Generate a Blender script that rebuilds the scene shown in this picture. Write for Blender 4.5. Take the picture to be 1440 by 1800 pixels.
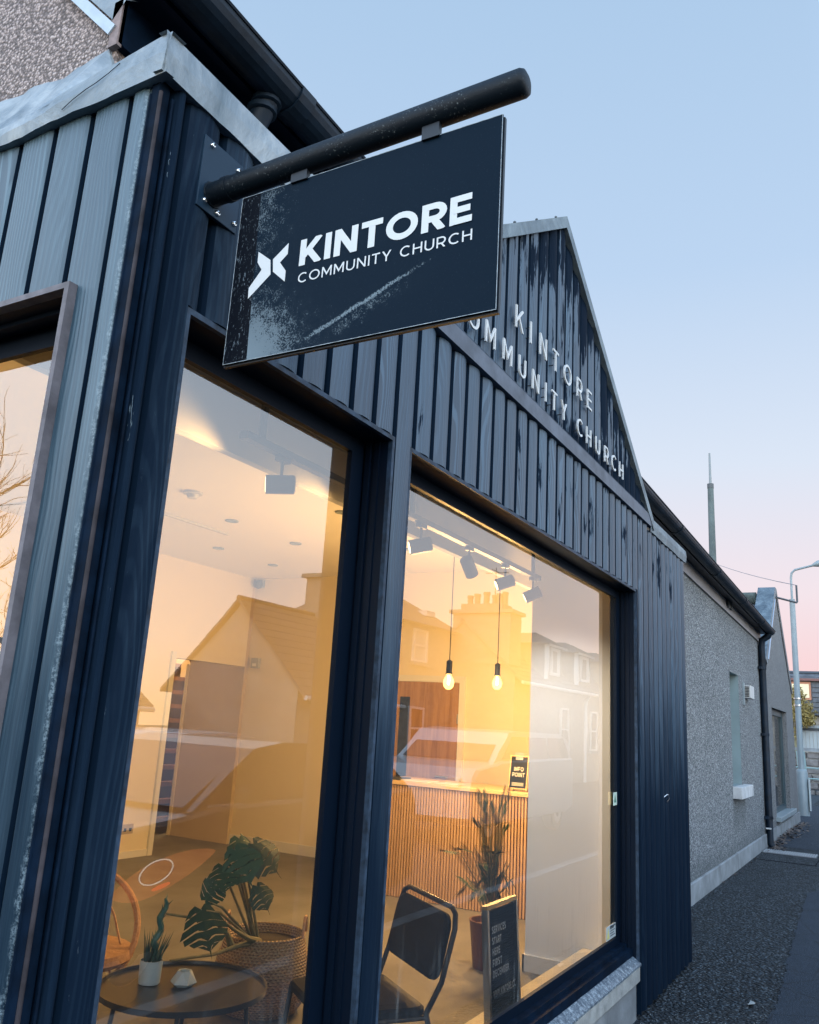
import bpy, bmesh, math, random
from mathutils import Vector, Matrix
R = math.radians
random.seed(7)
for o in list(bpy.data.objects): bpy.data.objects.remove(o)
scene = bpy.context.scene
COL = scene.collection

# ------------------------------------------------------------------ camera
cam = bpy.data.cameras.new("camera")
cam_o = bpy.data.objects.new("camera", cam); COL.objects.link(cam_o)
cam.sensor_fit = 'VERTICAL'; cam.sensor_height = 36.0; cam.lens = 29.284
cam.clip_start = 0.05; cam.clip_end = 600
cx = Vector((0.48593, -0.87209, 0.05770)); cy = Vector((-0.24107, -0.07028, 0.96796)); cz = -Vector((0.84009, 0.48427, 0.24439))
m = Matrix((cx, cy, cz)).transposed().to_4x4(); m.translation = Vector((-1.053, -1.3, 1.487))
cam_o.matrix_world = m
scene.camera = cam_o

# ------------------------------------------------------------------ node helper
class NT:
    def __init__(s, tree): s.t = tree; s.n = tree.nodes; s.l = tree.links
    def new(s, typ, **kw):
        n = s.n.new(typ)
        for k, v in kw.items(): setattr(n, k, v)
        return n
    def put(s, sock, v):
        if isinstance(v, bpy.types.NodeSocket): s.l.new(v, sock)
        elif v is not None:
            if sock.type == 'RGBA' and not hasattr(v, '__len__'): v = (v, v, v, 1)
            elif sock.type == 'RGBA' and len(v) == 3: v = (*v, 1)
            sock.default_value = v
    def math(s, op, a, b=None, c=None, clamp=False):
        n = s.new('ShaderNodeMath', operation=op, use_clamp=clamp)
        s.put(n.inputs[0], a); s.put(n.inputs[1], b)
        if c is not None: s.put(n.inputs[2], c)
        return n.outputs[0]
    def add(s, a, b): return s.math('ADD', a, b)
    def mul(s, a, b): return s.math('MULTIPLY', a, b)
    def sub(s, a, b): return s.math('SUBTRACT', a, b)
    def mix(s, f, a, b, mode='MIX'):
        n = s.new('ShaderNodeMix', data_type='RGBA', blend_type=mode)
        s.put(n.inputs[0], f); s.put(n.inputs[6], a); s.put(n.inputs[7], b)
        return n.outputs[2]
    def ss(s, v, a, b, to0=0.0, to1=1.0):
        n = s.new('ShaderNodeMapRange', interpolation_type='SMOOTHSTEP')
        s.put(n.inputs[0], v); n.inputs[1].default_value = a; n.inputs[2].default_value = b
        n.inputs[3].default_value = to0; n.inputs[4].default_value = to1
        return n.outputs[0]
    def lin(s, v, a, b, to0=0.0, to1=1.0):
        n = s.new('ShaderNodeMapRange'); s.put(n.inputs[0], v)
        n.inputs[1].default_value = a; n.inputs[2].default_value = b; n.inputs[3].default_value = to0; n.inputs[4].default_value = to1
        return n.outputs[0]
    def noise(s, vec, scale, detail=3, rough=.5, dist=0):
        n = s.new('ShaderNodeTexNoise'); s.put(n.inputs['Vector'], vec)
        n.inputs['Scale'].default_value = scale; n.inputs['Detail'].default_value = detail
        n.inputs['Roughness'].default_value = rough; n.inputs['Distortion'].default_value = dist
        return n.outputs['Fac']
    def voro(s, vec, scale, feature='F1', out='Distance', rnd=1.0):
        n = s.new('ShaderNodeTexVoronoi', feature=feature); s.put(n.inputs['Vector'], vec)
        n.inputs['Scale'].default_value = scale; n.inputs['Randomness'].default_value = rnd
        return n.outputs[out]
    def pos(s): return s.new('ShaderNodeNewGeometry').outputs['Position']
    def obj(s): return s.new('ShaderNodeTexCoord').outputs['Object']
    def rnd(s): return s.new('ShaderNodeObjectInfo').outputs['Random']
    def scale(s, vec, sc, loc=None):
        n = s.new('ShaderNodeMapping'); s.put(n.inputs['Vector'], vec); n.inputs['Scale'].default_value = sc
        if loc is not None: s.put(n.inputs['Location'], loc)
        return n.outputs[0]
    def xyz(s, vec):
        n = s.new('ShaderNodeSeparateXYZ'); s.put(n.inputs[0], vec); return n.outputs
    def comb(s, x, y, z):
        n = s.new('ShaderNodeCombineXYZ'); s.put(n.inputs[0], x); s.put(n.inputs[1], y); s.put(n.inputs[2], z); return n.outputs[0]
    def ramp(s, f, stops, interp='LINEAR'):
        n = s.new('ShaderNodeValToRGB'); s.put(n.inputs[0], f); cr = n.color_ramp; cr.interpolation = interp
        while len(cr.elements) < len(stops): cr.elements.new(.5)
        for e, (p, c) in zip(cr.elements, stops):
            e.position = p; e.color = (*c, 1) if hasattr(c, '__len__') else (c, c, c, 1)
        return n.outputs[0]
    def bump(s, h, strength=.5, dist=.01):
        n = s.new('ShaderNodeBump'); s.put(n.inputs['Height'], h)
        n.inputs['Strength'].default_value = strength; n.inputs['Distance'].default_value = dist
        return n.outputs[0]

# ------------------------------------------------------------------ world: dusk sky, glow in the south west behind the camera
SUN_AZ, SUN_EL = R(205), R(6)
SX, SY = math.cos(SUN_AZ), math.sin(SUN_AZ)
world = bpy.data.worlds.new("World"); scene.world = world; world.use_nodes = True
w = NT(world.node_tree); w.n.clear()
d = w.xyz(w.new('ShaderNodeTexCoord').outputs['Generated'])
hl = w.math('SQRT', w.math('MAXIMUM', w.add(w.mul(d[0], d[0]), w.mul(d[1], d[1])), 1e-4))
dot = w.math('DIVIDE', w.add(w.mul(d[0], SX), w.mul(d[1], SY)), hl)
el = w.math('MAXIMUM', d[2], 0.0)
east = w.ramp(el, [(0, (.96, .60, .58)), (.07, (.97, .68, .69)), (.16, (.91, .79, .84)), (.30, (.72, .80, .93)), (.5, (.51, .67, .89)), (.75, (.41, .59, .82)), (1, (.30, .47, .74))])
west = w.ramp(el, [(0, (1.0, .84, .52)), (.03, (.98, .90, .70)), (.08, (.92, .94, .90)), (.2, (.78, .88, .98)), (.45, (.58, .74, .94)), (.7, (.36, .52, .76)), (1, (.12, .21, .36))])
t = w.lin(dot, -.92, .62)
gain = w.new('ShaderNodeVectorMath', operation='SCALE'); w.put(gain.inputs[0], west); gain.inputs[3].default_value = 4.5
skycol = w.mix(t, east, gain.outputs[0])
bg = w.new('ShaderNodeBackground'); w.put(bg.inputs[0], skycol); bg.inputs[1].default_value = 1.0
w.l.new(bg.outputs[0], w.new('ShaderNodeOutputWorld').inputs[0])

sun = bpy.data.lights.new("sun", 'SUN'); sun.energy = 0.45; sun.angle = R(35); sun.color = (.95, .96, 1.0)
sun_o = bpy.data.objects.new("sun", sun); COL.objects.link(sun_o)
sdir = Vector((SX * math.cos(SUN_EL), SY * math.cos(SUN_EL), math.sin(SUN_EL)))
sun_o.rotation_euler = sdir.to_track_quat('Z', 'Y').to_euler()
vs = scene.view_settings; vs.view_transform = 'Standard'; vs.look = 'None'; vs.exposure = 0.0; vs.gamma = 1.0
scene.cycles.max_bounces = 8; scene.cycles.transparent_max_bounces = 12; scene.cycles.sample_clamp_indirect = 4.0
scene.cycles.caustics_reflective = False; scene.cycles.caustics_refractive = False
scene.render.film_transparent = False

# ------------------------------------------------------------------ mesh builder
class MB:
    def __init__(s): s.v = []; s.f = []; s.mi = []; s.m = 0
    def quad(s, *p):
        b = len(s.v); s.v += [tuple(q) for q in p]; s.f.append(tuple(range(b, b + len(p)))); s.mi.append(s.m); return s
    def box(s, x0, x1, y0, y1, z0, z1, skip=''):
        if x0 > x1: x0, x1 = x1, x0
        if y0 > y1: y0, y1 = y1, y0
        if z0 > z1: z0, z1 = z1, z0
        b = len(s.v)
        s.v += [(x0, y0, z0), (x1, y0, z0), (x1, y1, z0), (x0, y1, z0), (x0, y0, z1), (x1, y0, z1), (x1, y1, z1), (x0, y1, z1)]
        for k, f in (('b', (3, 2, 1, 0)), ('t', (4, 5, 6, 7)), ('f', (0, 1, 5, 4)), ('k', (2, 3, 7, 6)), ('l', (3, 0, 4, 7)), ('r', (1, 2, 6, 5))):
            if k not in skip: s.f.append(tuple(b + i for i in f)); s.mi.append(s.m)
        return s
    def prism(s, poly, off):
        """closed polygon (3d points) pushed by the vector off"""
        n = len(poly); b = len(s.v); off = Vector(off)
        s.v += [tuple(p) for p in poly] + [tuple(Vector(p) + off) for p in poly]
        s.f.append(tuple(range(b, b + n))); s.f.append(tuple(range(b + 2 * n - 1, b + n - 1, -1))); s.mi += [s.m] * 2
        for i in range(n):
            j = (i + 1) % n; s.f.append((b + i, b + n + i, b + n + j, b + j)); s.mi.append(s.m)
        return s
    def tube(s, pts, r, n=8, cap=True, closed=False):
        pts = [Vector(p) for p in pts]; N = len(pts); rs = r if hasattr(r, '__len__') else [r] * N
        b = len(s.v); up = None
        for i, p in enumerate(pts):
            a = pts[(i - 1) % N] if (closed or i > 0) else p; c = pts[(i + 1) % N] if (closed or i < N - 1) else p
            t = (c - a).normalized()
            if up is None:
                up = Vector((0, 0, 1)) if abs(t.z) < .9 else Vector((1, 0, 0))
            sd = t.cross(up)
            if sd.length < 1e-5: sd = t.orthogonal()
            sd.normalize(); up = sd.cross(t).normalized()
            for k in range(n):
                an = 2 * math.pi * k / n
                s.v.append(tuple(p + (sd * math.cos(an) + up * math.sin(an)) * rs[i]))
        for i in range(N if closed else N - 1):
            for k in range(n):
                k2 = (k + 1) % n; i2 = (i + 1) % N
                s.f.append((b + i * n + k, b + i * n + k2, b + i2 * n + k2, b + i2 * n + k)); s.mi.append(s.m)
        if cap and not closed:
            s.f.append(tuple(b + k for k in range(n - 1, -1, -1))); s.f.append(tuple(b + (N - 1) * n + k for k in range(n))); s.mi += [s.m] * 2
        return s
    def lathe(s, prof, c=(0, 0, 0), n=24, axis='z', sx=1, sy=1):
        b = len(s.v); c = Vector(c)
        for r, h in prof:
            for k in range(n):
                an = 2 * math.pi * k / n; x, y = r * math.cos(an) * sx, r * math.sin(an) * sy
                q = {'z': (x, y, h), 'x': (h, x, y), 'y': (x, h, y)}[axis]
                s.v.append(tuple(c + Vector(q)))
        for i in range(len(prof) - 1):
            for k in range(n):
                k2 = (k + 1) % n
                f = (b + i * n + k, b + i * n + k2, b + (i + 1) * n + k2, b + (i + 1) * n + k)
                s.f.append(f if axis != 'y' else f[::-1]); s.mi.append(s.m)
        if prof[0][0] > 1e-5: s.f.append(tuple(b + k for k in (range(n - 1, -1, -1) if axis != 'y' else range(n)))); s.mi.append(s.m)
        if prof[-1][0] > 1e-5: s.f.append(tuple(b + (len(prof) - 1) * n + k for k in (range(n) if axis != 'y' else range(n - 1, -1, -1)))); s.mi.append(s.m)
        return s
    def ring(s, x0, x1, z0, z1, y0, y1, wd, wb=None):
        """rectangular frame in the xz plane"""
        wb = wd if wb is None else wb
        s.box(x0, x0 + wd, y0, y1, z0, z1); s.box(x1 - wd, x1, y0, y1, z0, z1)
        s.box(x0 + wd, x1 - wd, y0, y1, z1 - wd, z1)
        if wb: s.box(x0 + wd, x1 - wd, y0, y1, z0, z0 + wb)
        return s
    def xf(s, M):
        s.v = [tuple(M @ Vector(p)) for p in s.v]; return s

def tag(o, label=None, cat=None, group=None, kind=None):
    if label: o['label'] = label
    if cat: o['category'] = cat
    if group: o['group'] = group
    if kind: o['kind'] = kind
    return o
def obj(name, mb, mat, parent=None, smooth=False, **kw):
    me = bpy.data.meshes.new(name); me.from_pydata(mb.v, [], mb.f); me.validate()
    for mt in (mat if isinstance(mat, (list, tuple)) else [mat]): me.materials.append(mt)
    if isinstance(mat, (list, tuple)) and len(me.polygons) == len(mb.mi): me.polygons.foreach_set('material_index', mb.mi)
    if smooth:
        me.polygons.foreach_set('use_smooth', [True] * len(me.polygons))
        if smooth != 'all': me.set_sharp_from_angle(angle=R(smooth if smooth is not True else 40))
    o = bpy.data.objects.new(name, me); COL.objects.link(o)
    if parent:
        o.parent = parent; o.matrix_parent_inverse = Matrix.Translation(-world_loc(parent))
    tag(o, **kw)
    return o
def world_loc(o):
    l = Vector(o.location)
    if o.parent: l = l + world_loc(o.parent) + o.matrix_parent_inverse.translation
    return l
def thing(name, loc, label, cat, group=None):
    o = bpy.data.objects.new(name, None); o.empty_display_size = .1; COL.objects.link(o); o.location = loc
    return tag(o, label, cat, group)
def bevel(o, wd=.004, seg=2):
    b = o.modifiers.new('bevel', 'BEVEL'); b.width = wd; b.segments = seg; b.limit_method = 'ANGLE'; b.angle_limit = R(40); return o

# ------------------------------------------------------------------ materials
def mat(name, col=(.5, .5, .5), rough=.6, metal=0.0, spec=.5, bump=None, var=None, coat=0):
    """bump=(scale,strength,dist); var=(scale,amount)"""
    m = bpy.data.materials.new(name); m.use_nodes = True; t = NT(m.node_tree); p = t.n['Principled BSDF']
    p.inputs['Base Color'].default_value = (*col, 1); p.inputs['Roughness'].default_value = rough
    p.inputs['Metallic'].default_value = metal; p.inputs['Specular IOR Level'].default_value = spec
    p.inputs['Coat Weight'].default_value = coat
    if var:
        f = t.noise(t.pos(), var[0], 5, .6)
        lo = tuple(c * (1 - var[1]) for c in col); hi = tuple(min(1, c * (1 + var[1])) for c in col)
        t.put(p.inputs['Base Color'], t.ramp(f, [(.3, lo), (.7, hi)]))
    if bump:
        t.put(p.inputs['Normal'], t.bump(t.noise(t.pos(), bump[0], 4, .6), bump[1], bump[2]))
    return m

def wood_cladding(name, dark, mid, light, faded, side=False):
    m = bpy.data.materials.new(name); m.use_nodes = True; t = NT(m.node_tree); p = t.n['Principled BSDF']
    P = t.pos(); rnd = t.rnd(); X = t.xyz(P)
    off = t.comb(t.mul(rnd, 37.0), t.mul(rnd, 91.0), t.mul(rnd, 13.0))
    V = t.new('ShaderNodeVectorMath', operation='ADD'); t.put(V.inputs[0], P); t.put(V.inputs[1], off); V = V.outputs[0]
    # grain: distorted bands that run up the board
    warp = t.noise(t.scale(V, (4.5, 4.5, .9)), 1.0, 2, .55)
    u = t.add(X[0], X[1])
    band = t.math('SINE', t.add(t.mul(u, 430.0), t.add(t.mul(warp, 95.0), t.mul(rnd, 60.0))))
    fine = t.noise(t.scale(V, (260, 260, 5)), 1.0, 3, .6)
    gamp = t.add(.12, t.mul(t.ss(t.math('FRACT', t.mul(rnd, 7.31)), .3, .9), .62))
    grain = t.add(t.mul(t.ss(band, -.3, .9), gamp), t.mul(fine, t.sub(1.05, gamp)))
    blot = t.noise(t.scale(V, (3, 3, 1.3)), 1.0, 4, .6)
    fade = t.math('ADD', t.mul(blot, .55), t.mul(rnd, .4), clamp=True)
    col = t.mix(t.ss(fade, .2, .8), mid, light)
    col = t.mix(t.mul(t.ss(grain, .35, .95), .52), t.mix(.55, col, dark), t.mix(.35, col, faded))
    # streaky noise for the dark mask
    st = t.noise(t.scale(V, (26, 26, 3.0)), 1.0, 5, .68)
    # boards turn darker towards the ground and by the corner, with a streaky edge
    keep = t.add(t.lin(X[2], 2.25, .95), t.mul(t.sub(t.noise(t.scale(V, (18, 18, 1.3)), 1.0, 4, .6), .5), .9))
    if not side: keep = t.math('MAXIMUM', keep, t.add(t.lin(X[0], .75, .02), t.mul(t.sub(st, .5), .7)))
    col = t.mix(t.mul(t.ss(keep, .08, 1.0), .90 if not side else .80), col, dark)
    if side:
        edge = t.add(t.mul(t.sub(t.noise(t.scale(P, (20, 20, 9)), 1.0, 5, .75), .5), .05), X[1])
        mask = t.ss(edge, .036, .030)
        crust = t.mul(t.mul(t.ss(edge, .030, .037), t.ss(edge, .050, .040)), t.ss(t.noise(P, 160, 4, .8), .42, .62))
    else:
        b1 = t.ramp(t.lin(X[2], 2.3, 4.1), [(0, 0.0), (.05, .1), (.11, .36), (.19, .36), (.25, .05), (.335, .85), (.37, .62), (.44, .22), (.6, .22), (.8, .32), (1, .45)])
        big = t.noise(t.scale(P, (2.3, 2.3, 1.0)), 1.0, 2, .5)
        rk = t.sub(t.sub(4.06, t.mul(t.math('ABSOLUTE', t.sub(X[0], 2.58)), .66)), X[2])      # run-off stains under the coping
        cop = t.mul(t.ss(rk, .55, .05), t.ss(X[2], 2.9, 2.95))
        amt = t.mul(t.add(t.add(b1, t.mul(cop, .50)), t.mul(t.sub(big, .5), 1.5)), t.ss(X[0], 1.0, 3.0))
        mask = t.ss(t.add(st, t.add(t.mul(amt, .42), t.mul(t.sub(rnd, .5), .14))), .70, .745)
        crust = t.mul(t.ss(t.noise(t.scale(P, (60, 60, 9)), 1.0, 5, .8), .66, .72), t.ss(X[0], .16, .02))
    col = t.mix(t.mul(mask, .93), col, dark)
    col = t.mix(t.mul(crust, .75), col, (.19, .25, .285))
    # nail heads / knots
    kn = t.voro(t.scale(V, (9, 9, 3.1)), 1.0)
    col = t.mix(t.ss(kn, .030, .018), col, (.008, .014, .02))
    t.put(p.inputs['Base Color'], col)
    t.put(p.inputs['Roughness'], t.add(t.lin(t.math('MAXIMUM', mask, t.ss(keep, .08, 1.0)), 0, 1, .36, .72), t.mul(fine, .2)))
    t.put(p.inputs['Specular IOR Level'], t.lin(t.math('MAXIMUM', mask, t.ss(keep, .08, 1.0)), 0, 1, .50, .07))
    t.put(p.inputs['Normal'], t.bump(t.add(t.mul(band, .25), t.mul(fine, .5)), .5, .0022))
    return m
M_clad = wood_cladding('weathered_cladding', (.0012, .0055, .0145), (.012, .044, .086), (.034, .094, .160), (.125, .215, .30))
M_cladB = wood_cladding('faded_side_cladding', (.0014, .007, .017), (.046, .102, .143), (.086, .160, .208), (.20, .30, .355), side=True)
M_back = mat('dark_backing', (.002, .004, .009), .95, spec=.1)
M_navy = mat('navy_painted_timber', (.002, .0075, .018), .7, spec=.05, var=(14, .5), bump=(60, .15, .002))
M_black = mat('black_frame_paint', (.002, .006, .014), .42, spec=.1, bump=(90, .08, .001))
M_trim = mat('worn_trim_edge', (.020, .036, .060), .55, spec=.2, var=(30, .6), bump=(80, .3, .002))
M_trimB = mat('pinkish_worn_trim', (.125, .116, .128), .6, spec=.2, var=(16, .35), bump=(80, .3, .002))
M_beam = mat('grey_beam_paint', (.075, .090, .118), .55, spec=.25, var=(9, .35), bump=(60, .2, .002))

def lead_mat(name, c0, c1, c2):
    m = bpy.data.materials.new(name); m.use_nodes = True; t = NT(m.node_tree); p = t.n['Principled BSDF']; P = t.pos()
    a = t.noise(P, 5, 6, .65, .6); b = t.noise(t.scale(P, (30, 30, 9)), 1.0, 5, .7)
    col = t.ramp(t.add(t.mul(a, .7), t.mul(b, .3)), [(.32, c0), (.5, c1), (.68, c2)])
    X = t.xyz(P)
    t.put(p.inputs['Base Color'], col); p.inputs['Metallic'].default_value = .25; t.put(p.inputs['Roughness'], t.lin(b, .3, .7, .42, .68))
    t.put(p.inputs['Normal'], t.bump(t.add(a, t.mul(b, .25)), .6, .02)); return m
M_lead = lead_mat('dull_lead', (.085, .115, .135), (.19, .225, .25), (.34, .375, .395))
M_leadd = lead_mat('dark_lead', (.045, .065, .085), (.11, .145, .17), (.20, .25, .28))

def pebble_mat(name, c0, c1, c2, sc, strength):
    m = bpy.data.materials.new(name); m.use_nodes = True; t = NT(m.node_tree); p = t.n['Principled BSDF']; P = t.pos()
    v = t.voro(P, sc); cid = t.voro(P, sc, out='Color'); c = t.xyz(cid)[0]; big = t.noise(P, 1.1, 5, .6)
    dirt = t.noise(t.scale(P, (1.5, 1.5, .35)), 1.0, 4, .6)
    col = t.ramp(t.add(t.mul(c, .8), t.mul(big, .2)), [(.1, c0), (.5, c1), (.92, c2)])
    col = t.mix(t.mul(t.ss(v, .40, .66), .62), col, tuple(x * .30 for x in c0))
    col = t.mix(t.mul(t.ss(dirt, .5, .75), .45), col, tuple(x * .6 for x in c1))
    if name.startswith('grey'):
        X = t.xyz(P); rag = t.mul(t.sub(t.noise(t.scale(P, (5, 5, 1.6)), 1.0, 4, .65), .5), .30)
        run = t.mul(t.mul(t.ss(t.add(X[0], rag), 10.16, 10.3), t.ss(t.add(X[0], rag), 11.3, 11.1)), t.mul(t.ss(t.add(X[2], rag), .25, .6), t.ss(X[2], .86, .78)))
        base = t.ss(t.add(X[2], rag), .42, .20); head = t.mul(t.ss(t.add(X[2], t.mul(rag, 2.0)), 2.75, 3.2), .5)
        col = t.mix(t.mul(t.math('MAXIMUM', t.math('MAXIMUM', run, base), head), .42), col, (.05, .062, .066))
    t.put(p.inputs['Base Color'], col); p.inputs['Roughness'].default_value = .88
    t.put(p.inputs['Normal'], t.bump(t.sub(1.0, v), strength, .7 / sc)); return m
M_pebL = pebble_mat('pink_pebble_dash', (.13, .105, .10), (.27, .215, .20), (.47, .385, .36), 112, 1.0)
M_pebR = pebble_mat('grey_pebble_dash', (.05, .058, .064), (.185, .20, .212), (.44, .46, .47), 84, .9)
M_pebN = pebble_mat('brown_grey_harling', (.09, .093, .097), (.175, .18, .185), (.27, .28, .285), 90, .35)

def asphalt(name, c0, c1, c2, sc, st):
    m = bpy.data.materials.new(name); m.use_nodes = True; t = NT(m.node_tree); p = t.n['Principled BSDF']; P = t.pos()
    v = t.voro(P, sc); c = t.xyz(t.voro(P, sc, out='Color'))[0]; big = t.noise(P, .9, 5, .65); md = t.noise(P, 9, 4, .7)
    col = t.ramp(t.add(t.mul(c, .55), t.mul(md, .45)), [(.2, c0), (.52, c1), (.9, c2)])
    col = t.mix(t.mul(t.ss(v, .28, .6), .85), col, tuple(x * .3 for x in c0))
    col = t.mix(t.mul(t.ss(big, .45, .7), .5), col, tuple(x * .6 for x in c1))
    cr = t.voro(t.add(P, t.mul(md, .0)) if False else P, 1.3, feature='DISTANCE_TO_EDGE'); col = t.mix(t.mul(t.ss(t.add(cr, t.mul(t.sub(md, .5), .03)), .014, .004), .75), col, tuple(x * .4 for x in c0))
    wet = t.noise(t.scale(P, (.8, 2.0, 1)), 1.0, 4, .6); col = t.mix(t.mul(t.ss(wet, .55, .7), .45), col, tuple(x * .7 for x in c0))
    sp = t.ss(t.noise(P, sc * .55, 3, .6), .68, .72)
    col = t.mix(t.mul(sp, .35), col, (.30, .33, .35))
    t.put(p.inputs['Base Color'], col); p.inputs['Roughness'].default_value = .72; p.inputs['Specular IOR Level'].default_value = .3
    t.put(p.inputs['Normal'], t.bump(t.add(t.sub(1.0, v), t.mul(md, .7)), st, 1.6 / sc)); return m
M_asph = asphalt('chipped_asphalt', (.004, .011, .018), (.026, .044, .060), (.17, .215, .25), 46, 1.0)
M_tar = asphalt('smooth_tarmac', (.012, .024, .042), (.030, .052, .080), (.065, .095, .130), 120, .5)
M_conc = mat('plinth_concrete', (.19, .205, .215), .85, var=(4, .35), bump=(50, .35, .006))
M_stone = mat('sill_sandstone', (.30, .305, .29), .85, var=(12, .3), bump=(60, .5, .006))
M_grass = mat('far_ground_tarmac', (.022, .032, .042), .95, var=(.6, .4))

def glass(name, ior=2.0, dirt=True, tint=(1, 1, 1)):
    m = bpy.data.materials.new(name); m.use_nodes = True; t = NT(m.node_tree); t.n.clear()
    tr = t.new('ShaderNodeBsdfTransparent'); tr.inputs[0].default_value = (*tint, 1)
    gl = t.new('ShaderNodeBsdfGlossy'); gl.inputs['Roughness'].default_value = 0.0; gl.inputs[0].default_value = (1, 1, 1, 1)
    fr = t.new('ShaderNodeFresnel'); fr.inputs[0].default_value = ior
    t.put(gl.inputs['Normal'], t.bump(t.noise(t.pos(), 2.4, 2, .4), .035, .012))
    mx = t.new('ShaderNodeMixShader'); t.put(mx.inputs[0], fr.outputs[0]); t.l.new(tr.outputs[0], mx.inputs[1]); t.l.new(gl.outputs[0], mx.inputs[2])
    out = mx.outputs[0]
    if dirt:
        P = t.pos(); X = t.xyz(P)
        streak = t.noise(t.scale(P, (34, 34, 2.2)), 1.0, 4, .65); cl = t.noise(P, 4.5, 4, .6); sp = t.noise(P, 70, 3, .7)
        low = t.ss(X[2], 1.0, .35)
        fac = t.add(t.mul(t.mul(t.ss(streak, .45, .8), t.ss(cl, .42, .7)), t.mul(low, .30)), t.mul(t.ss(sp, .70, .76), .12))
        fac = t.add(fac, .012)
        df = t.new('ShaderNodeBsdfDiffuse'); df.inputs[0].default_value = (.55, .58, .58, 1)
        m2 = t.new('ShaderNodeMixShader'); t.put(m2.inputs[0], fac); t.l.new(out, m2.inputs[1]); t.l.new(df.outputs[0], m2.inputs[2]); out = m2.outputs[0]
    t.l.new(out, t.new('ShaderNodeOutputMaterial').inputs[0]); return m
M_glass = glass('shopfront_glass', 2.35)
M_glass2 = glass('plain_glass', 2.1, dirt=False)

M_wall = mat('warm_white_wall', (.80, .725, .56), .75, bump=(90, .05, .002))
M_ceil = mat('ceiling_white', (.80, .78, .74), .8)
M_floor = mat('worn_vinyl_floor', (.170, .168, .160), .5, var=(2.2, .22))
M_white = mat('white_gloss', (.74, .74, .72), .35)
M_letter = mat('white_lettering', (.50, .52, .53), .6, spec=.2)
M_chrome = mat('bright_steel', (.75, .77, .78), .18, 1.0)
M_alu = mat('aluminium', (.62, .64, .66), .3, 1.0)
M_plastic = mat('pale_plastic', (.46, .47, .47), .4)
M_grey = mat('grey_painted_metal', (.20, .245, .265), .45, var=(3, .15))
M_dkgrey = mat('charcoal_metal', (.035, .045, .055), .45)
M_blackm = mat('black_powder_coat', (.004, .007, .012), .42, spec=.35)
M_fabric = mat('black_vinyl_seat', (.006, .008, .011), .6, spec=.12, bump=(120, .2, .002))

def wood(name, c0, c1, sc=(4, 60, 4), rough=.45):
    m = bpy.data.materials.new(name); m.use_nodes = True; t = NT(m.node_tree); p = t.n['Principled BSDF']; P = t.pos()
    f = t.noise(t.scale(P, sc), 1.0, 5, .65, .8); t.put(p.inputs['Base Color'], t.ramp(f, [(.3, c0), (.7, c1)])); p.inputs['Roughness'].default_value = rough
    t.put(p.inputs['Normal'], t.bump(f, .15, .003)); return m
M_oak = wood('oak_slats', (.42, .27, .155), (.60, .41, .255), (30, 30, 2))
M_oaktop = wood('pale_oak_top', (.55, .38, .20), (.70, .52, .30), (8, 2, 8))
M_door = wood('walnut_door', (.26, .135, .042), (.43, .245, .09), (22, 22, 1.6), .4)
M_tread = wood('dark_stair_tread', (.10, .05, .025), (.20, .10, .05), (3, 20, 3))
M_rattan = wood('rattan_cane', (.34, .17, .08), (.56, .33, .18), (60, 60, 60))
M_leaf = bpy.data.materials.new('monstera_leaf'); M_leaf.use_nodes = True; t = NT(M_leaf.node_tree); p = t.n['Principled BSDF']
t.put(p.inputs['Base Color'], t.mix(t.rnd(), (.010, .034, .018), (.026, .066, .030))); p.inputs['Roughness'].default_value = .5; p.inputs['Specular IOR Level'].default_value = .3; p.inputs['Subsurface Weight'].default_value = 0.0
M_stem = mat('plant_stem', (.16, .15, .075), .5, var=(20, .4))
M_palm = mat('palm_leaf', (.018, .048, .022), .55, spec=.25, var=(20, .5))
M_succ = mat('succulent_leaf', (.030, .105, .088), .45, var=(20, .4))
M_ceram = mat('white_ceramic', (.40, .47, .49), .4, bump=(20, .1, .003))
M_slate = mat('slate_roof', (.085, .092, .105), .7, var=(3, .4), bump=(40, .3, .01))

def granite(name, c0, c1):
    m = bpy.data.materials.new(name); m.use_nodes = True; t = NT(m.node_tree); p = t.n['Principled BSDF']; P = t.pos(); X = t.xyz(P)
    br = t.new('ShaderNodeTexBrick'); t.put(br.inputs['Vector'], t.comb(t.add(X[0], X[1]), X[2], 0.0)); br.inputs['Scale'].default_value = 2.4
    t.put(br.inputs['Color1'], c0); t.put(br.inputs['Color2'], c1); t.put(br.inputs['Mortar'], tuple(x * .8 for x in c1)); br.inputs['Mortar Size'].default_value = .012
    f = t.noise(P, 14, 4, .7); t.put(p.inputs['Base Color'], t.mix(.5, br.outputs[0], t.ramp(f, [(.3, c0), (.7, c1)]))); p.inputs['Roughness'].default_value = .85
    return m
M_granite = granite('granite_wall', (.17, .155, .135), (.30, .275, .24))

def emit(name, col, s):
    m = bpy.data.materials.new(name); m.use_nodes = True; t = NT(m.node_tree); t.n.clear()
    e = t.new('ShaderNodeEmission'); e.inputs[0].default_value = (*col, 1); e.inputs[1].default_value = s
    t.l.new(e.outputs[0], t.new('ShaderNodeOutputMaterial').inputs[0]); return m
M_fil = emit('glowing_filament', (1.0, .62, .22), 60.0)

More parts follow.
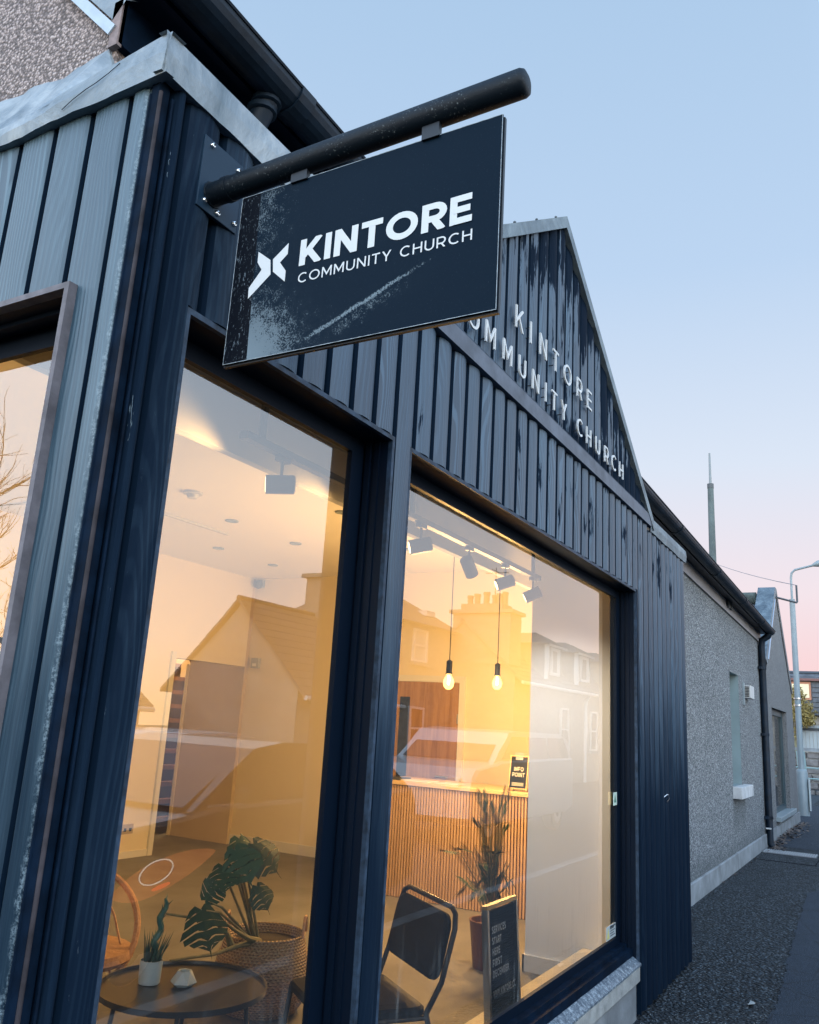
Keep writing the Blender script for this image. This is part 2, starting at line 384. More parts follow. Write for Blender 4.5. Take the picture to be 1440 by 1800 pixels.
# ------------------------------------------------------------------ stroke lettering
def arc(cx, cy, rx, ry, a0, a1, n=14): return [(cx + rx * math.cos(R(a0 + (a1 - a0) * i / n)), cy + ry * math.sin(R(a0 + (a1 - a0) * i / n))) for i in range(n + 1)]
def glyph(ch, h):
    """strokes on the centre lines of a letter one unit high with half stroke h; returns (strokes, width)"""
    T, B = 1 - h, h
    if ch == 'A': return [[(h * .8, -.02), (.42, 1.0), (.84 - h * .8, -.02)], [(.19, .30), (.65, .30)]], .84
    if ch == 'C': return [arc(.52, .5, .5 - h, .5 - h, 48, 312, 22)], .92
    if ch == 'O': return [arc(.52, .5, .52 - h, .5 - h, 0, 360, 28)], 1.04
    if ch == 'D': return [[(h, 0), (h, 1)], [(h, T), (.40, T)] + arc(.40, .5, .47 - h, .5 - h, 90, -90) + [(h, B)]], .88
    if ch == 'E': return [[(h, 0), (h, 1)], [(h, T), (.66, T)], [(h, .5), (.62, .5)], [(h, B), (.68, B)]], .70
    if ch == 'F': return [[(h, 0), (h, 1)], [(h, T), (.66, T)], [(h, .46), (.60, .46)]], .68
    if ch == 'H': return [[(h, 0), (h, 1)], [(.80 - h, 0), (.80 - h, 1)], [(h, .5), (.80 - h, .5)]], .80
    if ch == 'I': return [[(h, 0), (h, 1)]], 2 * h
    if ch == 'K': return [[(h, 0), (h, 1)], [(h, .30), (.76 - h * .4, 1.02)], [(.30, .58), (.80 - h * .6, -.02)]], .80
    if ch == 'M': return [[(h, 0), (h, 1)], [(h * .9, 1.02), (.48, .26), (.96 - h * .9, 1.02)], [(.96 - h, 0), (.96 - h, 1)]], .96
    if ch == 'N': return [[(h, 0), (h, 1)], [(h * .8, 1.0), (.82 - h * .8, 0)], [(.82 - h, 0), (.82 - h, 1)]], .82
    if ch == 'P': return [[(h, 0), (h, 1)], [(h, T), (.42, T)] + arc(.42, .66, .31 - h * .5, .34 - h, 90, -90, 10) + [(h, .32 + h)]], .72
    if ch == 'R': return [[(h, 0), (h, 1)], [(h, T), (.42, T)] + arc(.42, .66, .31 - h * .5, .34 - h, 90, -90, 10) + [(h, .32 + h)], [(.42, .36), (.72 - h * .5, -.02)]], .76
    if ch == 'B': return [[(h, 0), (h, 1)], [(h, T), (.42, T)] + arc(.42, .75, .24 - h * .5, .25 - h * .5, 90, -90, 8) + arc(.44, .27, .26 - h * .5, .27 - h, 90, -90, 8) + [(h, B)]], .74
    if ch == 'S': return [arc(.36, .74, .30 - h * .5, .26 - h, 30, 270, 14)[:-1] + arc(.36, .26 + h * .2, .32 - h * .5, .26 - h * .8, 90, -150, 14)], .70
    if ch == 'T': return [[(.36, 0), (.36, T)], [(0, T), (.72, T)]], .72
    if ch == 'U': return [[(h, 1), (h, .38)] + arc(.40, .38, .40 - h, .38 - h, 180, 360, 14) + [(.80 - h, 1)]], .80
    if ch == 'V': return [[(h * .8, 1.02), (.40, 0), (.80 - h * .8, 1.02)]], .80
    if ch == 'W': return [[(h * .8, 1.02), (.28, 0), (.55, .98), (.82, 0), (1.10 - h * .8, 1.02)]], 1.10
    if ch == 'Y': return [[(h * .6, 1.02), (.39, .44), (.78 - h * .6, 1.02)], [(.39, 0), (.39, .46)]], .78
    if ch == '.': return [[(h, 0), (h, 2.2 * h)]], 2 * h
    return [], .4
def clip(poly, lo=0.0, hi=1.0):
    for sgn, lim in ((1, lo), (-1, -hi)):
        out = []
        for i, p in enumerate(poly):
            q = poly[i - 1]; a, b = sgn * q[1] - lim, sgn * p[1] - lim
            if (a >= 0) != (b >= 0):
                k = a / (a - b); out.append((q[0] + (p[0] - q[0]) * k, q[1] + (p[1] - q[1]) * k))
            if b >= 0: out.append(p)
        poly = out
    return poly
def glyph_mesh(mb, ch, h, O, U, V, N, thick):
    """O origin; U, V scaled axes; N outward unit normal; thickness along N"""
    st, wd = glyph(ch, h); O, U, V, N = Vector(O), Vector(U), Vector(V), Vector(N); dz = 0.0
    for pl in st:
        pl = [p for i, p in enumerate(pl) if i == 0 or abs(p[0] - pl[i - 1][0]) + abs(p[1] - pl[i - 1][1]) > 1e-6]
        dz += .00025; n = len(pl); closed = abs(pl[0][0] - pl[-1][0]) + abs(pl[0][1] - pl[-1][1]) < 1e-6
        L = []
        for i, p in enumerate(pl):
            a = pl[i - 1] if i > 0 else (pl[-2] if closed else None); c = pl[i + 1] if i < n - 1 else (pl[1] if closed else None)
            def nrm(p, q): dx, dy = q[0] - p[0], q[1] - p[1]; l = math.hypot(dx, dy) or 1; return (-dy / l, dx / l)
            n1 = nrm(a, p) if a else nrm(p, c); n2 = nrm(p, c) if c else n1
            mx, my = n1[0] + n2[0], n1[1] + n2[1]; l2 = mx * mx + my * my; k = min(2 / max(l2, .2), 2.4) * h
            L.append(((p[0] + mx * k, p[1] + my * k), (p[0] - mx * k, p[1] - my * k)))
        for i in range(n - 1):
            q = clip([L[i][0], L[i][1], L[i + 1][1], L[i + 1][0]])
            if len(q) < 3: continue
            P3 = [O + U * x + V * y + N * (dz + thick) for x, y in q]
            if (P3[1] - P3[0]).cross(P3[2] - P3[1]).dot(N) < 0: P3.reverse()
            if thick > 0.002: mb.prism(P3, -N * thick)
            else: mb.quad(*P3)
    return wd
def text_mesh(mb, s, h, O, Udir, Vdir, N, size, width=None, gap=.16, space=.45, thick=.0012):
    ws = [glyph(c, h)[1] if c != ' ' else space for c in s]; tot = sum(ws) + gap * (len(s) - 1)
    kx = (width / tot) if width else size
    x = 0; O, Udir = Vector(O), Vector(Udir)
    for c, wv in zip(s, ws):
        if c != ' ': glyph_mesh(mb, c, h, O + Udir * x * kx, Udir * kx, Vector(Vdir) * size, N, thick)
        x += wv + gap

# ================================================================== SETTING
G = MB(); G.quad((-60, -60, -.16), (160, -60, -.16), (160, 90, -.16), (-60, 90, -.16)); obj('ground', G, M_grass, kind='structure')
G = MB(); G.box(-40, 90, -8.2, -1.95, -.30, -.10); obj('road', G, M_tar, kind='structure')
G = MB(); G.box(-40, 90, -1.82, .6, -.3, 0.0); obj('pavement', G, M_asph, kind='structure')
kerb = thing('kerb', (0, -1.9, 0), 'low concrete kerb running between pavement and road', 'kerb')
k0 = None
for i in range(30):
    x = -8 + i * .92
    if k0 is None: k0 = bevel(obj('kerb_stone', MB().box(x, x + .91, -1.948, -1.822, -.3, .008), M_conc, kerb), .012)
    else:
        o = k0.copy(); COL.objects.link(o); o.location.x += i * .92
# newer, smoother strip of tarmac laid along the street side of the pavement
edge = [(-8, -.72), (2, -.68), (3.6, -.63), (4.41, -.605), (5.1, -.60), (5.98, -.555), (7.2, -.50), (8.2, -.47), (9.235, -.434), (9.6, -.60), (9.7, -1.2)]
G = MB(); rr = random.Random(3); pts = []
for (x0, y0), (x1, y1) in zip(edge, edge[1:]):
    n = max(2, int((x1 - x0) / .06))
    for i in range(n): k = i / n; pts.append((x0 + (x1 - x0) * k, y0 + (y1 - y0) * k + rr.uniform(-.012, .012)))
for a, b in zip(pts, pts[1:]): G.quad((a[0], -1.82, .004), (b[0], -1.82, .004), (b[0], b[1], .004), (a[0], a[1], .004))
obj('tarmac_strip', G, M_tar, kind='structure')
G = MB(); G.quad((13.4, -.4, .003), (24, -1.4, .003), (24, .6, .003), (13.4, .44, .003)); obj('side_path', G, M_tar, kind='structure')

# ================================================================== CHURCH BUILDING
ch = thing('church_building', (2.6, .6, 0), 'dark timber clad shopfront building with lit windows and gable', 'building')
ES = -.0150                                                     # the eaves fall a little along the street
W1 = (.142, 1.060); W2 = (1.156, 3.998); WT = 2.348            # outer edges of the window trims
# --- backing walls behind the boards (windows left open), main walls
B = MB()
B.box(.012, .150, .014, .085, 0, 2.86); B.box(1.052, 1.164, .014, .085, 0, 2.34); B.box(3.990, 5.424, .014, .085, 0, 2.80)
B.box(.150, 3.990, .014, .085, 2.34, 2.86); B.box(.150, 1.052, .03, .085, 0, .19); B.box(1.164, 3.990, .03, .085, 0, .19)
B.box(.012, .085, .085, .172, 0, 2.83); B.box(.012, .085, .172, 1.70, 2.355, 2.83); B.box(.012, .085, 1.70, 2.4, 0, 2.83)
B.box(5.33, 5.424, .085, .44, 0, 2.80)
obj('backing_wall', B, M_back, ch)
B = MB(); B.prism([(.83, .012, 2.86), (4.33, .012, 2.86), (2.58, .012, 4.02)], (0, .1, 0)); obj('gable_wall', B, M_back, ch)

M_groove = mat('groove_oil', (.002, .008, .018), .8, spec=.05)  # dark groove paint, widened over board edges to paint in shadow lines
def board(u0, u1, zb, zt, face='A', cut=None, sag=.018, gap=.0065, gd=.0135):
    """one vertical board; zt(u) gives its top; cut=(ua,ub,z) leaves only [ua,ub] below z"""
    B = MB(); side = face == 'B'
    def strip(a, b, z0, z1, ul, ur):
        T = [0, .035, .09, .22, .36, .5, .64, .78, .91, .965, 1]
        us = [u for u in [ul + (ur - ul) * t for t in T] if a + .0005 < u < b - .0005]; us = [a] + us + [b]
        def dep(u):
            t = (u - ul) / (ur - ul); e = min(t, 1 - t) * (ur - ul)
            return -(.002 + sag * 4 * t * (1 - t)) + (gd - .001) * max(0, 1 - e / .0065)
        fr = []
        for u in us:
            dd = dep(u); q = (lambda z: (dd, u, z)) if side else (lambda z: (u, dd, z))
            fr.append((q(z0), q(z1(u)), (lambda z: (.0135, u, z) if side else (u, .0135, z))(z0), (.0135, u, z1(u)) if side else (u, .0135, z1(u))))
        for f, g, ua, ub_ in zip(fr, fr[1:], us, us[1:]):
            tm = ((ua + ub_) / 2 - ul) / (ur - ul); B.m = 1 if min(tm, 1 - tm) < (.078 if not side else .035) else 0
            if side: B.quad(f[0], f[1], g[1], g[0]); B.quad(f[2], f[0], g[0], g[2]); B.quad(f[1], f[3], g[3], g[1])
            else: B.quad(f[0], g[0], g[1], f[1]); B.quad(f[2], g[2], g[0], f[0]); B.quad(f[1], g[1], g[3], f[3])
        B.m = 1
        for f in (fr[0], fr[-1]): B.quad(f[0], f[1], f[3], f[2])
        B.m = 0
    ul, ur = u0 + gap / 2, u1 - gap / 2
    if cut is None: strip(ul, ur, zb, zt, ul, ur)
    else:
        strip(ul, ur, cut[2], zt, ul, ur)
        if cut[1] - cut[0] > .004: strip(max(ul, cut[0]), min(ur, cut[1]), zb, lambda u: cut[2], ul, ur)
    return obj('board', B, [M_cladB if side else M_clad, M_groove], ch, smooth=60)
grooves = [.030] + [.067 + .1247 * k for k in range(43)] + [5.432]
for a, b in zip(grooves, grooves[1:]):
    top = lambda u: 2.835 if u < .9 else 2.815 if u < 4.33 else 2.797
    ztop = lambda u, T=top((a + b) / 2): T
    over = [(p, q) for p, q in (W1, W2) if a < q - .002 and b > p + .002]
    if not over: board(a, b, .025, ztop)
    else:
        free = [(a, b)]
        for p, q in over: free = [r_ for f in free for r_ in ((f[0], min(f[1], p - .001)), (max(f[0], q + .001), f[1])) if r_[1] - r_[0] > .004]
        fa, fb = free[0] if free else (a, a)
        board(a, b, .025, ztop, cut=(fa, fb, WT + .001))
rake = lambda u: 4.058 - .66 * abs(u - 2.58)
g2 = [2.58 + .1247 * (k - .42) for k in range(-14, 16)]
for a, b in zip(g2, g2[1:]):
    a2, b2 = max(a, .93), min(b, 4.23)
    if b2 - a2 < .03 or max(rake(a2), rake(b2)) < 2.98: continue
    board(a2, b2, 2.90, lambda u: max(2.901, rake(u) - .055))
gB = [.030, .096, .222, .353, .483, .612, .742, .87, 1.0, 1.13, 1.26, 1.39, 1.52, 1.65]
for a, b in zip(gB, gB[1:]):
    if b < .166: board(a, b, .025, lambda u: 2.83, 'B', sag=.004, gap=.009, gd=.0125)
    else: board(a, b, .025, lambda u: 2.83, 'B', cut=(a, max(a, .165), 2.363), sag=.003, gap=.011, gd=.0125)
# --- corner post with its rounded bead
B = MB(); B.box(-.004, .026, .004, .026, .02, 2.83); obj('corner_post', B, M_navy, ch)
B = MB(); B.tube([(-.001, .000, .02), (-.001, .000, 2.80)], .0045, 10); obj('corner_bead', B, mat('worn_bead', (.034, .030, .034), .6, spec=.08, var=(7, .8)), ch, smooth=True)
for nm, pts, r in (('corner_moulding', [(.030, -.004, .02), (.030, -.004, 2.80)], .004), ('corner_moulding', [(-.004, .027, .02), (-.004, .027, 2.80)], .0035)):
    obj(nm, MB().tube(pts, r, 6), M_navy, ch, smooth=True)

# --- lead flashing on the parapet
def wav(a, f, s): return a * (math.sin(f * s) + .6 * math.sin(2.3 * f * s + 1.3) + .4 * math.sin(5.1 * f * s + .4))
B = MB(); n = 90
rows = []
for i in range(n + 1):
    y = -.034 + i * (2.4 + .034) / n; s_ = y
    k = min(1, max(0, (y - .05) / .25))
    a = (-.024 + wav(.002, 17, s_) * k, y, 2.822 + wav(.002, 23, s_) * k); zt = 2.928 - .060 * min(1, max(0, y / .6)) + wav(.003, 9, s_) * k
    b = (-.029 + wav(.002, 14, s_) * k, y, (zt + 2.822) / 2 + wav(.002, 11, s_) * k)
    rows.append([a, b, (-.022 + wav(.002, 21, s_) * k, y, zt), (.02, y, zt + .002)])
for p, q in zip(rows, rows[1:]):
    for j in range(3): B.quad(q[j], p[j], p[j + 1], q[j + 1])
    B.quad(p[0], q[0], (.0, q[0][1], q[0][2] + .002), (.0, p[0][1], p[0][2] + .002))
rows2 = []
for i in range(81):
    y = .36 + 2.04 * i / 80; k = min(1, max(0, (y - .05) / .25)); zt = 2.928 - .060 * min(1, max(0, y / .6)) + wav(.003, 9, y) * k
    q = min(1, max(0, (y - .36) / .07)); q = q * q * (3 - 2 * q); zz = lambda z: zt + (z - zt) * q
    rows2.append([(-.0215, y, zt - .006), (-.012, y, zz(zt + .018)), (.035 + wav(.006, 13, y), y, zz(zt + .085 + wav(.006, 31, y))), (.10 + wav(.007, 10, y), y, zz(zt + .20)), (.160, y, zz(3.222 + wav(.010, 7, y) + wav(.004, 29, y))), (.169, y, zz(3.222 + wav(.010, 7, y)))])
for p, q in zip(rows2, rows2[1:]):
    for j in range(5): B.quad(q[j], p[j], p[j + 1], q[j + 1])
B.quad((.02, -.02, 2.90), (.02, .40, 2.87), (.40, .40, 2.90), (.40, -.02, 2.90))
obj('lead_flashing', B, M_lead, ch, smooth=50)
def lead_front(x0, x1, zb, zt, mt, n=24):
    B = MB(); rows = []
    for i in range(n + 1):
        x = x0 + (x1 - x0) * i / n; wz = wav(.002, 13, x)
        rows.append([(x, .0, zb + wz + .002), (x, -.026, zb + wz), (x, -.032 + wav(.0015, 9, x), (zb + zt) / 2), (x, -.026, zt), (x, .0, zt + .001)])
    for p, q in zip(rows, rows[1:]):
        for j in range(4): B.quad(p[j], q[j], q[j + 1], p[j + 1])
    B.quad(*rows[-1][:4], (x1, .0, zt))
    return obj('lead_flashing', B, mt, ch, smooth=50)
lead_front(-.031, .86, 2.826, 2.928, M_lead); lead_front(4.325, 5.445, 2.790, 2.886, M_leadd)
# open seam and creases dressed into the side lead
obj('flashing_seam', MB().tube([(-.030, .30, 2.838), (-.033, .26, 2.850), (-.033, .22, 2.862), (-.033, .185, 2.868), (-.029, .150, 2.885), (-.024, .125, 2.905)], .0009, 5), M_black, ch)

# --- beam under the gable and the coping over it
B = MB(); B.box(.86, 4.325, -.034, .0, 2.818, 2.890); obj('gable_beam', B, M_beam, ch)
B = MB(); B.box(.90, 4.31, -.022, .0, 2.893, 2.909); obj('beam_capping', B, M_trim, ch)
for sg in (-1, 1):
    B = MB(); A = (2.58 + sg * 1.80, 4.058 - .66 * 1.80); off = .066
    y0, y1 = -.038, .5
    P = [(2.58, y0, 4.058), (A[0], y0, A[1]), (A[0], y0, A[1] - off), (2.58, y0, 4.058 - off)]
    B.prism(P if sg > 0 else P[::-1], (0, .030, 0))
    obj('coping', B, M_leadd, ch)
    B = MB(); P = [(2.58, -.008, 4.050), (A[0], -.008, A[1] - .008), (A[0], -.008, A[1] - .030), (2.58, -.008, 4.028)]
    B.prism(P if sg > 0 else P[::-1], (0, 1.6, 0)); obj('gable_roof', B, M_leadd, ch)
    for k in range(7): x = 2.58 + sg * (.12 + .26 * k); obj('coping_fixing', MB().lathe([(.007, 0), (.007, .006), (.003, .010)], (x, -.02, rake(x) + .001), 8), M_dkgrey, ch)

# --- main house behind: pebble dashed gable end, band, soffit, gutter, downpipe, roof
Z = lambda x, z: z + ES * x
B = MB(); B.prism([(.168, .42, 2.6), (.168, 5.4, 2.6), (.168, 5.4, 3.6), (.168, 2.9, 6.05), (.168, .42, 3.37)], (.2, 0, 0)); obj('gable_end_wall', B, M_pebL, ch)
def sl(B, x0, x1, y0, y1, z0, z1):
    """a beam along x that follows the fall of the eaves"""
    v = [(x, y, Z(x, z)) for x in (x0, x1) for y in (y0, y1) for z in (z0, z1)]
    B.quad(v[0], v[4], v[5], v[1]); B.quad(v[3], v[7], v[6], v[2]); B.quad(v[2], v[6], v[4], v[0]); B.quad(v[1], v[5], v[7], v[3]); B.quad(v[0], v[1], v[3], v[2]); B.quad(v[6], v[7], v[5], v[4]); return B
obj('eaves_band', sl(MB(), .155, 4.6, .395, .43, 3.232, 3.40), M_navy, ch)  # left length coloured navy to paint in the deep shade under the eaves
obj('eaves_band', sl(MB(), 4.601, 13.35, .395, .43, 3.232, 3.40), mat('eaves_band_paint', (.20, .195, .21), .55, var=(3, .2)), ch)
obj('soffit', sl(MB(), .155, 13.35, .285, .395, 3.375, 3.40), M_black, ch)
obj('fascia', sl(MB(), .155, 13.35, .283, .305, 3.355, 3.43), M_black, ch)
B = MB(); prof = [(.064 * math.cos(R(a)), .064 * math.sin(R(a))) for a in range(180, 361, 18)]
xs = [.13 + 13.15 * i / 20 for i in range(21)]
for x, x2 in zip(xs, xs[1:]):
    for p, q in zip(prof, prof[1:]):
        B.quad((x, .232 + p[0], Z(x, 3.410) + p[1]), (x2, .232 + p[0], Z(x2, 3.410) + p[1]), (x2, .232 + q[0], Z(x2, 3.410) + q[1]), (x, .232 + q[0], Z(x, 3.410) + q[1]))
for x in (.13, 13.28): B.quad(*[(x, .232 + p[0], Z(x, 3.410) + p[1]) for p in prof])
M_gut = mat('black_gutter_iron', (.004, .011, .021), .5, spec=.2, var=(6, .6), bump=(40, .25, .004))
gut = obj('gutter', B, M_gut, ch, smooth=60)
lip = MB().tube([(.13, .168, Z(.13, 3.411)), (13.28, .168, Z(13.28, 3.411))], .0065, 6); obj('gutter_lip', lip, M_gut, gut)
for x in (.66, 2.4, 4.3, 6.35, 8.3, 10.2, 12.0):
    B = MB(); pr = [(.071 * math.cos(R(a)), .071 * math.sin(R(a))) for a in range(178, 363, 20)]
    for p, q in zip(pr, pr[1:]):
        B.quad((x, .232 + p[0], Z(x, 3.41) + p[1]), (x + .07, .232 + p[0], Z(x, 3.41) + p[1]), (x + .07, .232 + q[0], Z(x, 3.41) + q[1]), (x, .232 + q[0], Z(x, 3.41) + q[1]))
    for xx in (x, x + .07): B.quad(*[(xx, .232 + p[0], Z(x, 3.41) + p[1]) for p in pr])
    obj('gutter_joint', B, M_gut, gut)
dp = obj('downpipe', MB().tube([(.61, .245, 3.36), (.61, .29, 3.28), (.61, .325, 3.20), (.61, .325, 2.85)], .036, 14), M_gut, ch, smooth=True)
for z in (3.335, 3.31): obj('pipe_collar', MB().lathe([(.040, -.012), (.047, -.008), (.047, .008), (.040, .012)], (.61, .262 + (3.335 - z) * .6, z), 16), M_gut, dp, smooth=True)
dp2 = obj('downpipe', MB().tube([(13.12, .245, 3.16), (13.12, .26, 3.12), (13.14, .35, 3.06), (13.14, .365, 2.95), (13.14, .365, .06), (13.14, .33, .01)], .052, 14), M_gut, ch, smooth=True, label='black downpipe with wall brackets by the gable')
for z in (2.62, 1.62, .42): obj('pipe_bracket', MB().lathe([(.056, -.022), (.060, -.018), (.060, .018), (.056, .022)], (13.14, .365, z), 14).box(12.99, 13.10, .36, .415, z - .02, z + .02), M_gut, dp2)
obj('pipe_clip', MB().box(13.0, 13.07, .33, .40, .262, .278), M_plastic, dp2)
# roof slope up from the eaves, and the barge strip climbing the gable end
B = MB()
for (x0, x1) in ((.10, 13.4),):
    v = [(x0, .26, Z(x0, 3.435)), (x1, .26, Z(x1, 3.435)), (x1, 2.9, Z(x1, 6.10)), (x0, 2.9, Z(x0, 6.10))]
    B.prism(v, (0, -.02, .03)); v2 = [(x0, 5.5, 3.5), (x1, 5.5, 3.4), (x1, 2.9, Z(x1, 6.10)), (x0, 2.9, Z(x0, 6.10))]; B.prism(v2[::-1], (0, .02, .03))
obj('roof', B, M_slate, ch)
ux, uz = math.cos(R(46)), math.sin(R(46))
def barge(a0, a1, y0, z0, h, x0, x1, mt, nm):
    B = MB(); P = [(x0, y0 + ux * a0, z0 + uz * a0), (x0, y0 + ux * a1, z0 + uz * a1), (x0, y0 + ux * a1 - uz * h, z0 + uz * a1 + ux * h), (x0, y0 + ux * a0 - uz * h, z0 + uz * a0 + ux * h)]
    B.prism(P[::-1], (x1 - x0, 0, 0)); return obj(nm, B, mt, ch)
barge(0, 3.4, .432, 3.262, .032, .145, .175, mat('pale_barge_strip', (.33, .39, .45), .45, var=(10, .15)), 'barge_strip')
B = MB(); B.quad((.150, .428, 3.312), (.150, .385, 3.360), (.150, .385 + ux * 2.5 - .05, 3.360 + uz * 2.5), (.150, .428 + ux * 2.5, 3.312 + uz * 2.5)); B.quad((.150, .385, 3.360), (.30, .30, 3.42), (.30, .30 + ux * 2.5, 3.46 + uz * 2.5), (.150, .335 + ux * 2.5, 3.360 + uz * 2.5)); obj('skew_lead', B, M_lead, ch)
obj('band_end', MB().box(.150, .166, .395, .43, 3.22, 3.37), mat('pinkish_raw_edge', (.17, .13, .125), .8, var=(30, .5)), ch)

# --- rendered street wall beyond the shopfront
SL = (10.27, 10.99, .955, 2.348)
B = MB()
def wallq(x0, x1, z0, z1, y): B.quad((x0, y, z0), (x1, y, z0), (x1, y, z1), (x0, y, z1))
yw = .42; ytop = 3.36
wallq(5.40, SL[0], .19, ytop, yw); wallq(SL[1], 13.40, .19, ytop, yw); wallq(SL[0], SL[1], .19, SL[2], yw); wallq(SL[0], SL[1], SL[3], ytop, yw)
B.quad((13.40, yw, .19), (13.40, .8, .19), (13.40, .8, ytop), (13.40, yw, ytop))
obj('rendered_wall', B, M_pebR, ch)
B = MB(); B.box(SL[0], SL[1], .421, .62, SL[2] - .1, SL[2], skip='f'); B.box(SL[0], SL[1], .421, .62, SL[3], SL[3] + .1, skip='f')
B.box(SL[0] - .1, SL[0], .421, .62, SL[2], SL[3], skip='f'); B.box(SL[1], SL[1] + .1, .421, .62, SL[2], SL[3], skip='f')
M_rev = mat('smooth_grey_green_reveal', (.17, .23, .245), .6, var=(2, .15))
obj('window_reveal', B, M_rev, ch)
obj('blind_panel', MB().box(SL[0], SL[1], .55, .60, SL[2], SL[3]), M_rev, ch)
bevel(obj('window_sill', MB().box(SL[0] - .03, SL[1] + .24, .315, .60, .81, .953), mat('pale_sill_concrete', (.42, .43, .44), .8, var=(8, .2)), ch), .008)
bevel(obj('plinth', MB().box(5.42, 13.42, .400, .44, -.05, .186), M_conc, ch), .01)
vb = obj('wall_vent', MB().box(11.43, 11.80, .33, .42, 2.08, 2.25), M_plastic, ch)
for k in range(7): obj('vent_slat', MB().box(11.415, 11.43, .345, .41, 2.095 + k * .021, 2.107 + k * .021), M_dkgrey, vb)
obj('vent_conduit', MB().box(11.33, 11.42, .400, .419, 1.98, 2.28), M_grey, vb)
bv = obj('eaves_vent', sl(MB(), 10.05, 10.42, .375, .396, 3.30, 3.37), M_black, ch)
for k in range(2): obj('vent_bar', sl(MB(), 10.1 + k * .18, 10.16 + k * .18, .362, .376, 3.28, 3.39), M_dkgrey, bv)

# ------------------------------------------------------------------ shop windows
GY = .099
def shop_window(x0, x1, zt, label):
    wn = thing('shop_window', ((x0 + x1) / 2, .05, .4), label, None); wn.parent = ch; wn.matrix_parent_inverse = Matrix.Translation(-world_loc(ch))
    zb = .30
    B = MB(); th = .014
    B.box(x0, x0 + th, -.015, .0, zb - .03, zt); B.box(x1 - th, x1, -.015, .0, zb - .03, zt); B.box(x0 + th, x1 - th, -.015, .0, zt - th, zt)
    obj('trim', B, M_trim, wn)
    B = MB(); B.box(x0, x0 + th, .0005, .106, zb, zt); B.box(x1 - th, x1, .0005, .106, zb, zt); B.box(x0 + th, x1 - th, .0005, .106, zt - th, zt)
    for k, (yy, pj) in enumerate(((.028, .006), (.058, .010))): B.box(x1 - th - pj, x1 - th, yy, yy + .018, zb, zt - th - .001)
    obj('reveal_lining', B, M_black, wn)
    a, b = x0 + th, x1 - th
    B = MB(); B.box(a, a + .070, .086, .104, .335, zt - th); B.box(b - .070, b, .086, .104, .335, zt - th); B.box(a + .07, b - .07, .086, .104, zt - th - .046, zt - th); B.box(a + .07, b - .07, .086, .104, .335, .41)
    obj('frame', B, M_black, wn)
    B = MB(); B.quad((a + .03, GY, .37), (b - .03, GY, .37), (b - .03, GY, zt - .05), (a + .03, GY, zt - .05)); obj('pane', B, M_glass, wn)
    B = MB(); B.box(a, b, .02, .088, .312, .352); B.box(a, b, .05, .088, .352, .372); obj('inner_sill', B, M_navy, wn)
    n = 40; L = MB(); rows = []
    for i in range(n + 1):
        x = x0 + .004 + (x1 - x0 - .006) * i / n; wz = wav(.0012, 15, x)
        rows.append([(x, .06, .318), (x, .018, .311 + wz), (x, -.010, .292 + wz), (x, -.024, .280 + wz), (x, -.024, .270 + wz), (x, .0, .268)])
    for p, q in zip(rows, rows[1:]):
        for j in range(5): L.quad(q[j], p[j], p[j + 1], q[j + 1])
    L.quad(*rows[0]); L.quad(*rows[-1])
    obj('lead_sill', L, M_sill, wn, smooth=50)
    bevel(obj('stone_sill', MB().box(x0 + .004, x1 - .004, -.018, .03, .190, .266), M_stone, wn), .006)
    return wn
def sill_mat():
    m = bpy.data.materials.new('sill_lead'); m.use_nodes = True; t = NT(m.node_tree); p = t.n['Principled BSDF']; P = t.pos()
    a = t.noise(P, 38, 5, .75); b = t.noise(P, 150, 3, .7)
    t.put(p.inputs['Base Color'], t.ramp(t.add(t.mul(a, .6), t.mul(b, .4)), [(.38, (.02, .035, .055)), (.5, (.09, .12, .15)), (.62, (.36, .41, .44))])); p.inputs['Roughness'].default_value = .55
    t.put(p.inputs['Normal'], t.bump(a, .6, .006)); return m
M_sill = sill_mat()
w1 = shop_window(W1[0], W1[1], WT, 'narrow street window with plants behind it')
w2 = shop_window(W2[0], W2[1], WT, 'wide street window with reception counter behind it')
obj('base_wall', MB().box(.15, 3.99, .004, .03, 0, .189), M_conc, ch)
# side window round the corner
sw = thing('side_window', (.05, .9, .4), 'side window round the corner reflecting bare trees', None); sw.parent = ch; sw.matrix_parent_inverse = Matrix.Translation(-world_loc(ch))
B = MB(); th = .014; y0, y1, zt = .166, 1.70, 2.362
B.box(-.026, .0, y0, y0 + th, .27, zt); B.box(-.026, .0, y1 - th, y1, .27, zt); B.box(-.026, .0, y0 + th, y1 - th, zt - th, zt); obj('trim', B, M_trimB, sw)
B = MB(); B.box(.0005, .16, y0, y0 + th, .3, zt); B.box(.0005, .16, y1 - th, y1, .3, zt); B.box(.0005, .16, y0 + th, y1 - th, zt - th, zt)
B.box(.035, .055, y0 + th, y1 - th, zt - th - .012, zt - th); B.box(.0005, .16, y0, y1, .27, .30); obj('reveal_lining', B, M_black, sw)
B = MB()
for (ya, yb, za, zb_) in ((y0 + th, y0 + th + .03, .3, zt - th), (y1 - .07, y1 - th, .3, zt - th), (y0 + .044, y1 - .07, zt - .069, zt - th), (y0 + .044, y1 - .07, .3, .37)): B.box(.088, .104, ya, yb, za, zb_)
obj('frame', B, M_black, sw)
obj('pane', MB().quad((GY, y1 - .03, .33), (GY, y0 + .02, .33), (GY, y0 + .02, zt - .03), (GY, y1 - .03, zt - .03)), M_glass2, sw)
